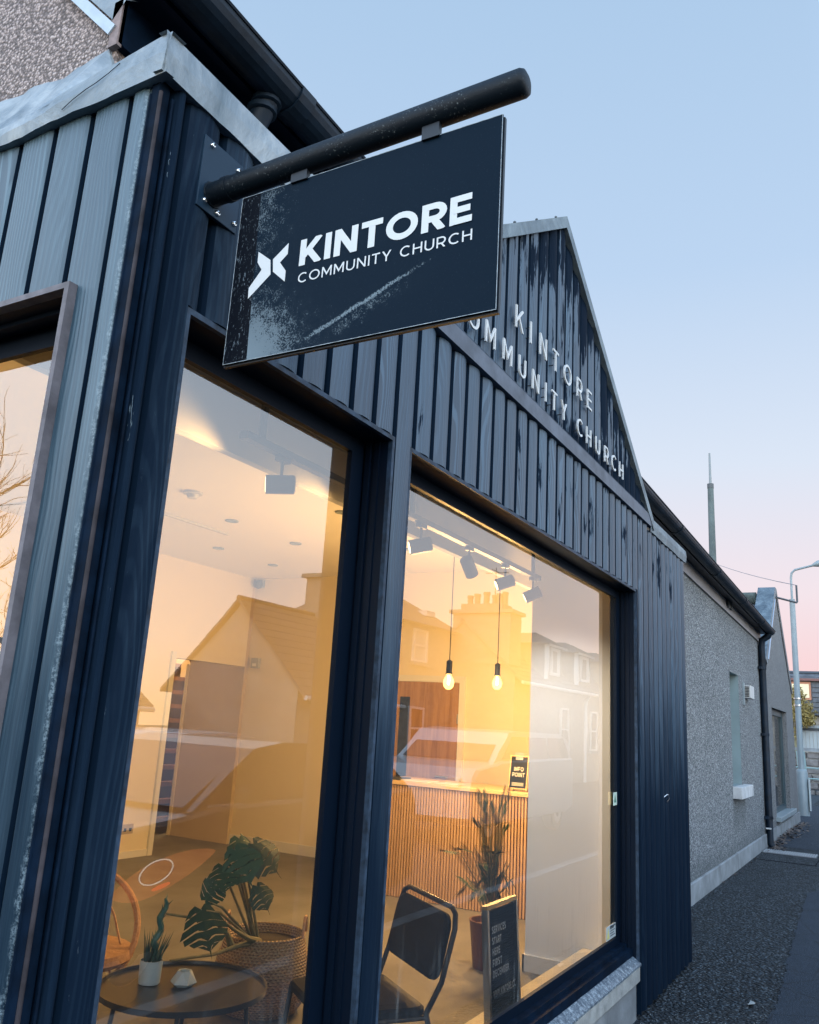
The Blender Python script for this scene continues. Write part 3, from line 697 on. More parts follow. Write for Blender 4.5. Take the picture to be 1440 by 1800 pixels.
# black ring on the side glass, drawn in for a reflected object
B = MB(); c0 = (.366, 1.588); n = 24
for i in range(n):
    a0, a1 = 2 * math.pi * i / n, 2 * math.pi * (i + 1) / n
    P = lambda a, r: (GY - .002, c0[0] - math.cos(a) * r, c0[1] + math.sin(a) * r)
    B.quad(P(a0, .014), P(a0, .027), P(a1, .027), P(a1, .014))
B.quad((GY - .0023, .39, 1.614), (GY - .0023, .345, 1.614), (GY - .0023, .345, 1.603), (GY - .0023, .39, 1.603))
tag(obj('window_sticker', B, M_blackm), 'black vinyl ring on the side window glass', 'sticker')

# ================================================================== HANGING SIGN
hs = thing('hanging_sign', (.165, 0, 2.64), 'dark projecting sign with white church name hung from a black pole', 'sign')
B = MB(); B.box(.120, .254, -.024, -.013, 2.588, 2.772); bevel(obj('wall_plate', B, mat('plate_navy', (.005, .020, .040), .5, spec=.2, bump=(30, .05, .002)), hs), .002)
for x, z in ((.145, 2.757), (.143, 2.611), (.243, 2.610), (.236, 2.750), (.186, 2.603)):
    sc = obj('bolt', MB().lathe([(.0075, 0), (.0075, -.002), (.005, -.006), (.0, -.0075)], (x, -.024, z), 10, 'y'), M_chrome, hs, smooth=True)
    obj('bolt_slot', MB().box(x - .004, x + .004, -.0325, -.0315, z - .001, z + .001).box(x - .001, x + .001, -.0325, -.0315, z - .004, z + .004), M_blackm, sc)
m_pole = bpy.data.materials.new('pitted_black_pole'); m_pole.use_nodes = True; t = NT(m_pole.node_tree); p = t.n['Principled BSDF']; P = t.pos()
sp = t.mul(t.ss(t.noise(P, 190, 3, .7), .60, .68), t.ss(t.noise(P, 11, 3, .6), .40, .60))
t.put(p.inputs['Base Color'], t.mix(t.mul(sp, .7), (.003, .007, .012), (.16, .19, .20))); p.inputs['Roughness'].default_value = .5; p.inputs['Specular IOR Level'].default_value = .18; t.put(p.inputs['Normal'], t.bump(t.noise(P, 90, 4, .7), .35, .003))
B = MB(); B.tube([(.165, -.022, 2.638), (.166, -.12, 2.641), (.167, -.45, 2.650), (.168, -.786, 2.6585), (.168, -.793, 2.6587), (.168, -.797, 2.6588)], [.027, .027, .027, .0272, .024, .014], 24); pole = obj('pole', B, m_pole, hs, smooth=50)
B = MB(); B.tube([(.1655, -.066, 2.6395), (.1655, -.082, 2.640)], .0295, 20); obj('pole_collar', B, m_pole, pole, smooth=40)
obj('weld_bead', MB().tube([(.165 + .028 * math.cos(a), -.026, 2.638 + .028 * math.sin(a)) for a in [i * .45 for i in range(14)]], .003, 5, closed=True), m_pole, pole)
for y0, y1 in ((-.257, -.299), (-.578, -.616)):
    obj('hanger', MB().box(.159, .171, y1, y0, 2.597, 2.635), M_blackm, hs)
ST, SB, SL_, SR = 2.6020, 2.1980, -.1195, -.7490
m_sign = bpy.data.materials.new('grimy_sign_panel'); m_sign.use_nodes = True; t = NT(m_sign.node_tree); p = t.n['Principled BSDF']; P = t.pos(); X = t.xyz(P)
u = t.lin(X[1], SL_, SR); v = t.lin(X[2], SB, ST)
n1 = t.noise(P, 260, 4, .75); n2 = t.noise(P, 42, 5, .7); n3 = t.noise(t.scale(P, (9, 9, 5)), 1.0, 3, .6)
stripe = t.ss(t.add(u, t.mul(t.sub(1.0, v), -.020)), .082, .0835)                   # right of the bare dark strip
corner = t.math('POWER', t.math('MAXIMUM', t.sub(1.0, t.math('SQRT', t.add(t.mul(t.mul(t.sub(u, .05), t.sub(u, .05)), 4.6), t.mul(t.mul(v, v), 4.2)))), 0.0), 1.2)
leftb = t.mul(t.ss(u, .34, .085), t.add(.35, t.mul(t.ss(v, .3, .9), .40)))
line = t.sub(t.sub(v, .05), t.mul(t.sub(u, .33), .62)); streak = t.mul(t.mul(t.mul(t.ss(t.math('ABSOLUTE', t.add(line, t.mul(t.sub(n3, .5), .03))), .020, .0), t.add(.25, t.mul(t.ss(n1, .35, .6), .75))), t.ss(u, .32, .40)), t.ss(u, .85, .60))
halo = t.mul(t.mul(t.ss(t.math('ABSOLUTE', t.add(line, .05)), .10, .0), t.ss(u, .4, .5)), t.ss(u, .85, .55))
amt = t.add(t.add(t.mul(corner, .95), t.mul(leftb, .55)), t.add(t.mul(streak, .95), t.mul(halo, .40)))
spk = t.ss(t.add(t.mul(n1, .6), t.add(t.mul(n2, .4), t.mul(amt, .34))), .635, .70)
film = t.mul(t.mul(amt, t.mul(t.ss(n3, .3, .7), t.ss(n2, .3, .65))), .13)
wide = t.mul(t.ss(n1, .61, .70), .10)
dirt = t.mul(t.math('MAXIMUM', t.math('MAXIMUM', t.mul(spk, t.add(.35, t.mul(amt, .55))), film), wide), stripe)
flake = t.mul(t.sub(1.0, stripe), t.ss(t.noise(t.scale(P, (90, 150, 55)), 1.0, 3, .75, 1.4), .60, .645))
base = t.mix(stripe, (.0008, .002, .005), (.0012, .0075, .0165))
t.put(p.inputs['Base Color'], t.mix(t.mul(flake, .45), t.mix(dirt, base, (.155, .20, .23)), (.20, .25, .29)))
t.put(p.inputs['Roughness'], t.add(.45, t.mul(dirt, .4))); t.put(p.inputs['Normal'], t.bump(n2, .12, .002)); p.inputs['Specular IOR Level'].default_value = .05
pan = obj('panel', MB().box(.165, .1685, SR, SL_, SB, ST), m_sign, hs)
obj('back_panel', MB().box(.1705, .178, SR - .002, SL_ + .002, SB - .004, ST - .003), M_blackm, hs)
M_edge = mat('scratched_panel_edge', (.22, .26, .29), .5, var=(60, .6))
B = MB(); e = .0011
for a in ((SR, SL_, ST - e, ST), (SR, SL_, SB, SB + e), (SL_ - e, SL_, SB + e, ST - e), (SR, SR + e, SB + e, ST - e)): B.box(.1645, .1649, a[0], a[1], a[2], a[3])
obj('panel_edge', B, M_edge, pan)
B = MB(); text_mesh(B, 'KINTORE', .112, (.1645, -.2985, 2.3895), (0, -1, 0), (0, 0, 1), (-1, 0, 0), .0605, width=.3970, gap=.12, thick=.0003); obj('lettering', B, M_letter, pan)
B = MB(); text_mesh(B, 'COMMUNITY CHURCH', .065, (.1645, -.2995, 2.3495), (0, -1, 0), (0, 0, 1), (-1, 0, 0), .0228, width=.3965, gap=.20, space=.38, thick=.0003); obj('lettering', B, M_letter, pan)
B = MB()
for pl in ([(-.1843, 2.4516), (-.2203, 2.4231), (-.2247, 2.3879), (-.1693, 2.3426), (-.1681, 2.3682), (-.1985, 2.405), (-.1848, 2.4257)], [(-.2655, 2.4524), (-.2658, 2.4265), (-.2471, 2.4107), (-.265, 2.3872), (-.2653, 2.3618), (-.2307, 2.3928), (-.227, 2.4229)]):
    bmx = bmesh.new(); f = bmx.faces.new([bmx.verts.new((.1642, a, b)) for a, b in pl]); bmesh.ops.triangulate(bmx, faces=[f])
    for f in bmx.faces: B.quad(*[tuple(vv.co) for vv in f.verts])
    bmx.free()
obj('logo', B, M_letter, pan)

# ================================================================== GABLE LETTERING
gl = thing('gable_lettering', (2.6, -.03, 2.94), 'raised white letters fixed to the gable boards on pins', 'lettering')
def gable_word(s, xs, z0, hgt, kw):
    for c, xc in zip(s, xs):
        B = MB(); wd = glyph(c, .056)[1]; glyph_mesh(B, c, .056, (xc - wd * kw / 2, -.033, z0), (kw, 0, 0), (0, 0, hgt), (0, -1, 0), .007)
        for (px, pz) in ((-.3, .25), (.3, .75)): B.m = 1; B.tube([(xc + px * wd * kw * .8, -.032, z0 + hgt * pz), (xc + px * wd * kw * .8, -.004, z0 + hgt * pz)], .0025, 5); B.m = 0
        o = obj('letter', B, [M_letter, M_blackm], gl)
gable_word('KINTORE', [1.985, 2.118, 2.274, 2.443, 2.617, 2.803, 2.969], 3.138, .104, .105)
gable_word('COMMUNITYCHURCH', [1.375, 1.534, 1.693, 1.866, 2.030, 2.188, 2.318, 2.432, 2.568, 2.813, 2.961, 3.122, 3.282, 3.429, 3.584], 2.938, .092, .096)

# stickers on the wide window
s1 = obj('window_sticker', MB().box(3.832, 3.905, .0835, .0845, 1.10, 1.17), mat('sticker_print', (.42, .52, .46), .5)); tag(s1, 'small green and white sticker halfway up the wide window frame', 'sticker')
obj('sticker_print', MB().quad((3.845, .0830, 1.115), (3.892, .0830, 1.115), (3.868, .0830, 1.160)), mat('sticker_green', (.06, .16, .12), .5), s1)
s2 = obj('window_sticker', MB().box(3.735, 3.915, GY - .004, GY - .003, .415, .485), mat('sticker_pale', (.40, .44, .44), .5)); tag(s2, 'pale warning sticker low in the corner of wide window', 'sticker')
B = MB(); B.prism([(3.745, GY - .006, .423), (3.79, GY - .006, .423), (3.7675, GY - .006, .475)], (0, .001, 0)); obj('warning_triangle', B, mat('sticker_yellow', (.55, .50, .16), .5), s2)
B = MB()
for k in range(4): B.box(3.80, 3.895 - (k % 2) * .02, GY - .0062, GY - .0052, .43 + k * .012, .434 + k * .012)
B.box(3.80, 3.90, GY - .0062, GY - .0052, .472, .481); obj('printed_lines', B, M_dkgrey, s2)

# ================================================================== NEXT BUILDING, STREET FURNITURE, FAR THINGS
nb = thing('gabled_shop', (16, .8, 0), 'grey harled gable fronted shop beyond the black downpipe', 'building')
B = MB()
wx = (14.62, 16.95, .33, 2.09)
P = lambda x, z: (x, .42, z)
def poly(*p): B.quad(*[P(*q) for q in p])
RK = lambda x: 4.25 - (.82 if x < 16.0 else .826) * abs(x - 16.0)
poly((13.42, .19), (wx[0], .19), (wx[0], RK(wx[0])), (14.0, RK(14.0)), (13.42, 2.55)); poly((wx[0], .19), (wx[1], .19), (wx[1], wx[2]), (wx[0], wx[2]))
poly((wx[0], wx[3]), (wx[1], wx[3]), (wx[1], RK(wx[1])), (16.0, 4.25), (wx[0], RK(wx[0]))); poly((wx[1], .19), (18.40, .19), (18.15, 2.52), (17.8, 2.77), (wx[1], RK(wx[1])))
B.quad((18.40, .42, .0), (18.4, 8, .0), (18.15, 8, 2.6), (18.15, .42, 2.52))
obj('gable_wall', B, M_pebN, nb)
B = MB()
B.quad(P(wx[0], wx[2]), P(wx[0], wx[3]), (wx[0], .56, wx[3]), (wx[0], .56, wx[2])); B.quad(P(wx[1], wx[3]), P(wx[1], wx[2]), (wx[1], .56, wx[2]), (wx[1], .56, wx[3])); B.quad(P(wx[0], wx[3]), P(wx[1], wx[3]), (wx[1], .56, wx[3]), (wx[0], .56, wx[3]))
obj('window_reveal', B, M_pebN, nb)
fr = obj('window_frame', MB().ring(wx[0], wx[1], wx[2], wx[3], .50, .56, .10, .08), mat('dark_teal_frame', (.02, .05, .065), .4), nb)
obj('pane', MB().quad((wx[0] + .08, .53, wx[2] + .06), (wx[1] - .08, .53, wx[2] + .06), (wx[1] - .08, .53, wx[3] - .08), (wx[0] + .08, .53, wx[3] - .08)), M_glass2, fr)
obj('shop_inside', MB().box(wx[0], wx[1], 1.6, 1.7, 0, 2.3), mat('pale_blind', (.62, .68, .70), .8), nb)  # panel behind the pane, its pale colour stands for reflected sky
bevel(obj('window_sill', MB().box(wx[0] - .1, wx[1] + .2, .34, .56, .255, .33), M_grey, nb), .008)
obj('plinth', MB().box(13.44, 18.42, .398, .43, -.1, .19), M_conc, nb)
# lead covered skews
B = MB()
sk = [(16.0, 4.30), (14.02, 2.70)]
B.prism([(16.12, .40, 4.36), (15.88, .40, 4.36), (13.95, .40, 2.84), (14.15, .40, 2.78), (16.0, .40, 4.26)], (0, .30, 0)); obj('lead_skew', B, M_leadd, nb)
obj('skew_edge', MB().tube([(15.72, .395, 4.10), (14.75, .395, 3.30), (14.25, .395, 2.86)], .013, 5), M_alu, nb)
B = MB(); B.prism([(16.12, .40, 4.36), (16.0, .40, 4.26), (17.78, .40, 2.73), (18.12, .40, 2.50), (18.25, .40, 2.56), (17.88, .40, 2.86)][::-1], (0, .30, 0)); obj('skew', B, M_pebN, nb)
B = MB(); B.prism([(16.0, .7, 4.05), (14.0, .7, 2.4), (14.0, 9, 2.4), (16.0, 9, 4.05)], (0, 0, .05)); B.prism([(16.0, 9, 4.05), (18.2, 9, 2.3), (18.2, .7, 2.3), (16.0, .7, 4.05)], (0, 0, .05)); obj('roof', B, M_slate, nb)
B = MB()
for k in range(14): B.lathe([(.13, 0), (.13, .40), (.145, .40), (.145, .46)], (16.0, .75 + k * .46, 4.16), 12, 'y')
obj('ridge_tiles', B, mat('mossy_ridge', (.07, .085, .075), .9, var=(9, .5), bump=(20, .5, .02)), nb, smooth=True)
obj('roof_cowl', MB().lathe([(.09, 0), (.10, .12), (.13, .14), (.10, .26), (.0, .32)], (14.75, 1.15, 3.45), 12), M_dkgrey, nb, smooth=True)
br = obj('wire_bracket', MB().tube([(16.1, .41, 4.20), (17.2, .15, 4.26), (17.25, .14, 4.28), (17.25, .14, 4.62)], .02, 6), M_dkgrey, nb)
pts = []
for i in range(25):
    k = i / 24; a, b = Vector((17.25, .14, 4.62)), Vector((52.0, 12.5, 16.5)); q = a.lerp(b, k); q.z -= .9 * 4 * k * (1 - k); pts.append(q)
tag(obj('overhead_wire', MB().tube(pts, .008, 4), mat('wire_pale', (.30, .27, .28), .7)), 'thin overhead wire sagging from the gable bracket', 'wire')

sl_ = thing('street_lamp', (20.1, .47, 0), 'tall grey street lamp at the pavement edge past the shop', 'street lamp')
obj('base_cover', MB().lathe([(.12, 0), (.125, .0), (.125, .93), (.11, .98), (.07, 1.0)], (20.1, .47, -.02), 18), M_grey, sl_, smooth=True)
obj('door', MB().box(20.0, 20.16, .31, .335, .12, .78), mat('lamp_door', (.40, .45, .46), .45), sl_)
obj('post', MB().tube([(20.1, .47, .97), (20.1, .47, 4.78)], [.066, .060], 14), M_grey, sl_, smooth=True)
obj('arm', MB().tube([(20.1, .47, 4.75), (20.1, .47, 5.28), (20.1, .45, 5.40), (20.1, .38, 5.47), (20.1, .05, 5.55), (20.1, -.10, 5.58)], [.026] * 6, 8), M_grey, sl_, smooth=True)
obj('lamp_head', MB().tube([(20.1, .0, 5.565), (20.1, -.12, 5.60), (20.1, -.45, 5.66), (20.1, -.52, 5.67)], [.03, .075, .075, .03], 10), M_grey, sl_, smooth=True)
for z in (2.35, 2.50): obj('strap', MB().tube([(20.1, .47, z), (20.1, .47, z + .03)], .083, 14), M_alu, sl_)
ms = thing('radio_mast', (40, 5.5, 0), 'tall weathered mast with a thin tip behind the roofs', 'mast')
obj('pole', MB().tube([(40, 5.5, -.2), (40, 5.5, 9), (40, 5.5, 13.5)], [.19, .17, .14], 12), mat('mast_timber', (.07, .095, .10), .8, var=(1.2, .35)), ms, smooth=True)
obj('mast_tip', MB().tube([(40, 5.5, 13.5), (40, 5.5, 15.2)], [.065, .045], 8), mat('mast_tip_grey', (.17, .20, .22), .7), ms)
obj('mast_collar', MB().tube([(40, 5.5, 13.4), (40, 5.5, 13.62)], .155, 12), M_dkgrey, ms)

# far house closing the street, its dormer, garden tree, walls and posts
fh = thing('far_house', (38, 1, 0), 'slate roofed house with a lit dormer closing the street', 'building')
obj('wall', MB().box(38, 44, -6, 4.2, -.3, 2.75), M_granite, fh)
rf = obj('roof', MB().prism([(37.7, -6.2, 2.75), (37.7, 4.4, 2.75), (40.6, 4.4, 4.62), (40.6, -6.2, 4.62)], (.05, 0, .05)), M_slate, fh)
for k in range(9):
    x = 37.72 + k * .32; z = 2.79 + k * .206; obj('slate_course', MB().box(x, x + .33, -6.2, 4.4, z + .012, z + .03).xf(Matrix.Identity(4)), M_slate, rf)
obj('ridge', MB().tube([(40.6, -6.2, 4.65), (40.6, 4.4, 4.65)], .08, 8), M_dkgrey, rf)
dm = obj('dormer', MB().box(37.75, 40, .7, 2.6, 2.72, 4.1), mat('dormer_slates', (.10, .11, .125), .7, var=(6, .4)), fh)
obj('dormer_roof', MB().box(37.55, 40.4, .5, 2.8, 4.1, 4.2), mat('dormer_fascia', (.16, .07, .06), .6), dm)
for y in (1.42,): 
    f_ = obj('window_frame', MB().box(37.68, 37.75, y, y + .78, 3.33, 4.06), mat('orange_brown_frame', (.42, .17, .09), .5), dm)
    obj('pane', MB().box(37.66, 37.675, y + .07, y + .71, 3.41, 3.97), mat('sky_lit_pane', (.75, .66, .42), .12), f_)
for k in range(6): obj('slate_course', MB().box(37.70, 37.745, .7, 1.38, 2.85 + k * .2, 3.0 + k * .2), M_slate, dm)
bw = obj('bay_roof', MB().tube([(37.2, .1, 3.02), (37.2, .9, 3.02)], .05, 6), M_alu, fh)
gw = thing('garden_wall', (33, 1, 0), 'rough stone garden wall in front of the far house', 'wall')
rr = random.Random(5); st0 = None
M_rub = mat('rubble_stone', (.15, .14, .135), .9, var=(3, .5), bump=(14, .5, .02))
for r_ in range(6):
    y = -1.5 + rr.uniform(0, .2)
    while y < 3.2:
        L = rr.uniform(.28, .55); o = bevel(obj('stone', MB().box(33 + rr.uniform(-.04, .04), 33.4, y, y + L - .03, -.25 + r_ * .26, -.02 + r_ * .26 - rr.uniform(0, .03)), M_rub, gw), .03, 1); y += L
obj('coping', MB().box(32.92, 33.5, -1.5, 3.2, 1.32, 1.42), M_conc, gw)
gt = thing('garden_gate', (32.2, 1.5, 0), 'pale grey boarded gate beside the garden wall', 'gate')
for k in range(6): obj('plank', MB().box(34.4, 34.45, .95 + k * .13, 1.065 + k * .13, 1.30, 2.25), mat('gate_grey', (.34, .38, .39), .7) if k == 0 else bpy.data.materials['gate_grey'], gt)
obj('rail', MB().box(34.36, 34.40, .93, 1.75, 2.05, 2.15), M_dkgrey, gt)
for (y, x, lab) in ((1.02, 28.6, 'leaning green post in front of the stone wall'), (1.25, 29.4, 'upright green post close behind the street lamp')):
    tag(obj('fence_post', MB().tube([(x, y, -.25), (x, y + .09, 1.32)], .05, 8), mat('green_post', (.20, .29, .29), .6) if 'green_post' not in bpy.data.materials else bpy.data.materials['green_post']), lab, 'post', 'posts by the garden wall')
tag(obj('garden_rail', MB().tube([(29, 1.6, .82), (29, -1.2, .82)], .03, 6).tube([(29, 1.6, .5), (29, -1.2, .5)], .03, 6), bpy.data.materials['green_post']), 'low pale green rail in front of the stone wall', 'railing')

def foliage(mb, c, r, n, s, rng, sq=1.0):
    for _ in range(n):
        while True:
            q = Vector((rng.uniform(-1, 1), rng.uniform(-1, 1), rng.uniform(-1, 1)))
            if q.length < 1: break
        q *= .55 + .45 * rng.random(); q = Vector((q.x * r[0], q.y * r[1], q.z * r[2])) + Vector(c)
        a = Vector((rng.gauss(0, 1), rng.gauss(0, 1), rng.gauss(0, 1))).normalized(); b = a.orthogonal().normalized(); k = s * rng.uniform(.6, 1.3)
        mb.quad(q - a * k, q + b * k * .5, q + a * k, q - b * k * .5)
tr = thing('garden_tree', (33.6, 1.9, 0), 'golden leaved garden tree behind the street lamp', 'tree')
obj('trunk', MB().tube([(34.2, 1.75, -.2), (34.2, 1.8, 1.2), (34.3, 1.7, 2.6)], [.12, .10, .04], 8), M_stem, tr)
B = MB(); rr = random.Random(9)
for c, r_, n in (((34.2, 1.72, 3.25), (.6, .42, .55), 900), ((34.1, 1.52, 2.75), (.7, .55, .5), 1100), ((34.2, 1.95, 2.3), (.6, .5, .7), 800), ((34.0, 1.35, 2.42), (.5, .38, .33), 600)): foliage(B, c, r_, n, .055, rr)
mg = bpy.data.materials.new('golden_foliage'); mg.use_nodes = True; t = NT(mg.node_tree); p = t.n['Principled BSDF']
t.put(p.inputs['Base Color'], t.ramp(t.noise(t.pos(), 9, 3, .7), [(.32, (.10, .075, .018)), (.5, (.24, .18, .05)), (.66, (.42, .32, .11))])); p.inputs['Roughness'].default_value = .6
obj('crown', B, mg, tr)

# drain channel, fallen leaves
dr = thing('drain_channel', (12.7, .1, 0), 'pale slotted drain channel crossing the pavement by the downpipe', 'drain')
obj('channel', MB().box(12.35, 12.80, -.30, .40, -.02, .006), M_dkgrey, dr)
b0 = None
for k in range(22):
    if b0 is None: b0 = obj('grating_bar', MB().box(12.38, 12.77, -.292, -.274, .006, .016), mat('galvanised', (.36, .38, .40), .5, .4), dr)
    else: o = b0.copy(); COL.objects.link(o); o.location.y += k * .031
B = MB(); rr = random.Random(11)
def leaf_quad(B, x, y, z, s, rr):
    a = rr.uniform(0, 6.28); u = Vector((math.cos(a), math.sin(a), rr.uniform(-.3, .5))).normalized() * s; v = Vector((-math.sin(a), math.cos(a), rr.uniform(-.4, .4))).normalized() * s * .5; c = Vector((x, y, z + s * .3))
    B.quad(c - u, c - u * .2 + v, c + u, c - u * .2 - v)
for _ in range(330):
    x = rr.uniform(13.3, 17.6); y = .39 - abs(rr.gauss(0, .11)) - .02; leaf_quad(B, x, y, rr.uniform(.005, .05), rr.uniform(.02, .05), rr)
for _ in range(70): leaf_quad(B, 13.05 + rr.gauss(0, .18), .33 - abs(rr.gauss(0, .08)), .01, rr.uniform(.02, .04), rr)
for _ in range(30): leaf_quad(B, rr.uniform(9, 12.5), .38 - abs(rr.gauss(0, .04)), .006, rr.uniform(.012, .03), rr)
tag(obj('fallen_leaves', B, mat('dead_leaf', (.13, .10, .085), .8, var=(15, .6))), 'brown dead leaves drifted along the foot of the wall', 'leaves', kind='stuff')
B = MB(); n = 10
for i in range(n):
    a0, a1 = math.pi * i / n, math.pi * (i + 1) / n
    B.quad((4.70 + .05 * i / n * 2 - .05, -.47, .012), (4.70 + .05 * (i + 1) / n * 2 - .05, -.47, .012), (4.70 + .05 * (i + 1) / n * 2 - .05, -.47 - .035 * math.sin(a1), .016), (4.70 + .05 * i / n * 2 - .05, -.47 - .035 * math.sin(a0) - .0005, .016))
tag(obj('fallen_leaf', B, mat('pale_leaf', (.33, .36, .36), .6)), 'single pale curled leaf lying on the asphalt', 'leaf')
# chips of pale grit scattered over the rough asphalt
B = MB(); rr = random.Random(21)
for _ in range(2600):
    x = 3.9 + 9 * rr.random() ** 1.6; y = rr.uniform(-.62, .39)
    if y > -.02 and x < 5.46: continue
    s = rr.uniform(.002, .0055); h = s * rr.uniform(.4, .9); a = rr.uniform(0, 6)
    q = [(x + s * math.cos(a + k * 2.1), y + s * math.sin(a + k * 2.1), .0005) for k in range(3)]; ap = (x, y, h)
    for i in range(3): B.quad(q[i], q[(i + 1) % 3], ap)
tag(obj('loose_grit', B, mat('grit', (.16, .18, .19), .8, var=(60, .5))), 'loose pale grit scattered over the rough pavement', 'grit', kind='stuff')
# cobweb threads beside the corner bead
cw_ = thing('cobweb', (.045, -.011, 2.0), 'broken pale cobweb threads down the corner board', 'cobweb'); rr = random.Random(2)
for x0, amp, z0, z1, r_ in ((.042, .006, 2.50, 2.74, .0004), (.050, .008, 2.38, 2.56, .00035), (.045, .007, 2.47, 2.62, .0003), (.039, .004, 2.0, 2.10, .0003)):
    pts = []; x = x0; z = z0
    while z < z1: pts.append((min(.062, max(.034, x)), -.0115, z)); z += rr.uniform(.004, .014); x += rr.uniform(-amp, amp) * .5 + (x0 - x) * .12
    obj('thread', MB().tube(pts, r_, 4), bpy.data.materials.get('cobweb_grey') or mat('cobweb_grey', (.17, .23, .27), .9), cw_)

tag(obj('wire_hook', MB().tube([(4.62, -.016, 1.118), (4.66, -.03, 1.135), (4.70, -.03, 1.13), (4.715, -.03, 1.105), (4.71, -.016, 1.085)], .003, 6), M_alu), 'small bent wire hook fixed to the dark end boards', 'hook')
obj('pavement_joint', MB().box(11.55, 11.57, -.35, .40, .0, .0035).box(11.57, 12.35, -.352, -.34, 0, .0035), M_back, kind='structure')

# ================================================================== INSIDE
FZ = .10
obj('room_floor', MB().box(.18, 5.32, .16, .45, FZ - .1, FZ).box(.18, 7.9, .45, 7.3, FZ - .1, FZ), M_floor, kind='structure')
B = MB(); B.box(.16, 8, .60, 7.4, 3.0, 3.1); obj('ceiling', B, M_ceil, kind='structure')
M_pocket = mat('dark_grey_pocket', (.26, .28, .31), .8)
obj('ceiling', MB().box(.16, 5.32, .16, .60, 2.70, 2.78).box(.16, 6.5, .60, .85, 2.70, 2.999), M_pocket, kind='structure')
obj('ceiling_downstand', MB().box(.2, 6.45, .85, .89, 2.458, 2.998), mat('grey_downstand', (.40, .40, .40), .8), kind='structure')
B = MB(); B.box(.16, 1.0, 5.03, 5.15, FZ, 3.0); B.box(1.0, 5.30, 5.03, 5.15, FZ, 3.0); B.box(5.30, 6.40, 5.03, 5.15, 1.99, 3.0); obj('room_wall', B, M_wall, kind='structure')
obj('room_wall', MB().box(6.45, 6.57, .46, 5.03, FZ, 3.0).box(5.30, 6.45, .46, .56, FZ, 3.0), M_wall, kind='structure')
obj('room_wall', MB().box(6.40, 6.57, 5.03, 5.86, FZ, 3.0).box(4.9, 8.0, 7.3, 7.4, FZ, 3.0).box(7.9, 8.0, 5.0, 7.3, FZ, 3.0).box(6.57, 7.9, 5.03, 5.15, FZ, 3.0).box(4.8, 4.9, 5.15, 7.2, FZ, 3.0), mat('tan_hall_wall', (.60, .50, .36), .8), kind='structure')
B = MB(); B.box(.155, .2, 1.75, 5.03, FZ, 3.0); B.box(.155, .2, .155, 1.75, 2.37, 3.0); B.box(.2, 5.32, .152, .20, 2.36, 2.75); B.box(4.01, 5.32, .152, .2, FZ, 2.36); B.box(5.28, 5.325, .2, .46, FZ, 2.75); B.box(.2, 4.01, .152, .2, FZ, .27); obj('room_wall', B, M_wall, kind='structure')
obj('nib_wall', MB().box(4.085, 4.20, .2, .69, FZ, 2.70), mat('cool_white_wall', (.88, .89, .88), .7), kind='structure')
B = MB(); B.box(4.071, 4.085, .2, .70, FZ, .19); B.box(4.071, 4.2, .69, .702, FZ, .19); B.box(6.436, 6.45, .95, 5.03, FZ, .20); B.box(.2, 5.30, 5.016, 5.03, FZ, .16); obj('skirting_board', B, M_white, kind='structure')
obj('window_board', MB().box(.20, 4.084, .201, .33, .255, .285), mat('window_board_paint', (.62, .58, .50), .5), kind='structure')
B = MB(); B.box(5.24, 5.30, 5.005, 5.03, FZ, 2.05); obj('architrave', B, M_white, kind='structure')

# lamps: two filament pendants
def pendant(x, y, zb, lab):
    p_ = thing('pendant_lamp', (x, y, 3.0), lab, 'pendant lamp', 'filament pendant lamps')
    obj('ceiling_rose', MB().lathe([(.05, 2.999), (.05, 2.98), (.02, 2.965)], (x, y, 0), 14), M_blackm, p_)
    obj('flex', MB().tube([(x, y, 2.97), (x, y, zb + .13)], .0035, 6), M_blackm, p_)
    obj('lamp_holder', MB().lathe([(.008, .135), (.021, .125), (.021, .05), (.024, .048), (.024, .04)], (x, y, zb), 14), M_blackm, p_, smooth=True)
    obj('bulb', MB().lathe([(.013, .045), (.018, .03), (.034, .0), (.038, -.02), (.033, -.045), (.018, -.062), (.0, -.066)], (x, y, zb), 16), M_bulb, p_, smooth=True)
    obj('filament', MB().tube([(x - .006, y, zb + .028), (x - .012, y, zb - .03), (x - .004, y, zb + .02), (x + .004, y, zb - .03), (x + .012, y, zb + .02)], .0045, 6), M_fil, p_)
    L = bpy.data.lights.new('pendant_light', 'POINT'); L.energy = 112; L.color = (1.0, .57, .19); L.shadow_soft_size = .04
    lo = bpy.data.objects.new('pendant_light', L); COL.objects.link(lo); lo.location = (x, y, zb - .075); lo.parent = p_; lo.matrix_parent_inverse = Matrix.Translation(-world_loc(p_))
M_bulb = bpy.data.materials.new('glowing_bulb_glass'); M_bulb.use_nodes = True; t = NT(M_bulb.node_tree); t.n.clear()
mx = t.new('ShaderNodeMixShader'); mx.inputs[0].default_value = .35; e_ = t.new('ShaderNodeEmission'); e_.inputs[0].default_value = (1, .60, .17, 1); e_.inputs[1].default_value = 7.0
t.l.new(t.new('ShaderNodeBsdfTransparent').outputs[0], mx.inputs[1]); t.l.new(e_.outputs[0], mx.inputs[2]); t.l.new(mx.outputs[0], t.new('ShaderNodeOutputMaterial').inputs[0])
pendant(4.129, 1.30, 1.783, 'lit filament bulb on a black flex, the one nearer the narrow window')
pendant(4.957, 1.30, 1.833, 'lit filament bulb on a black flex, above the info sign')

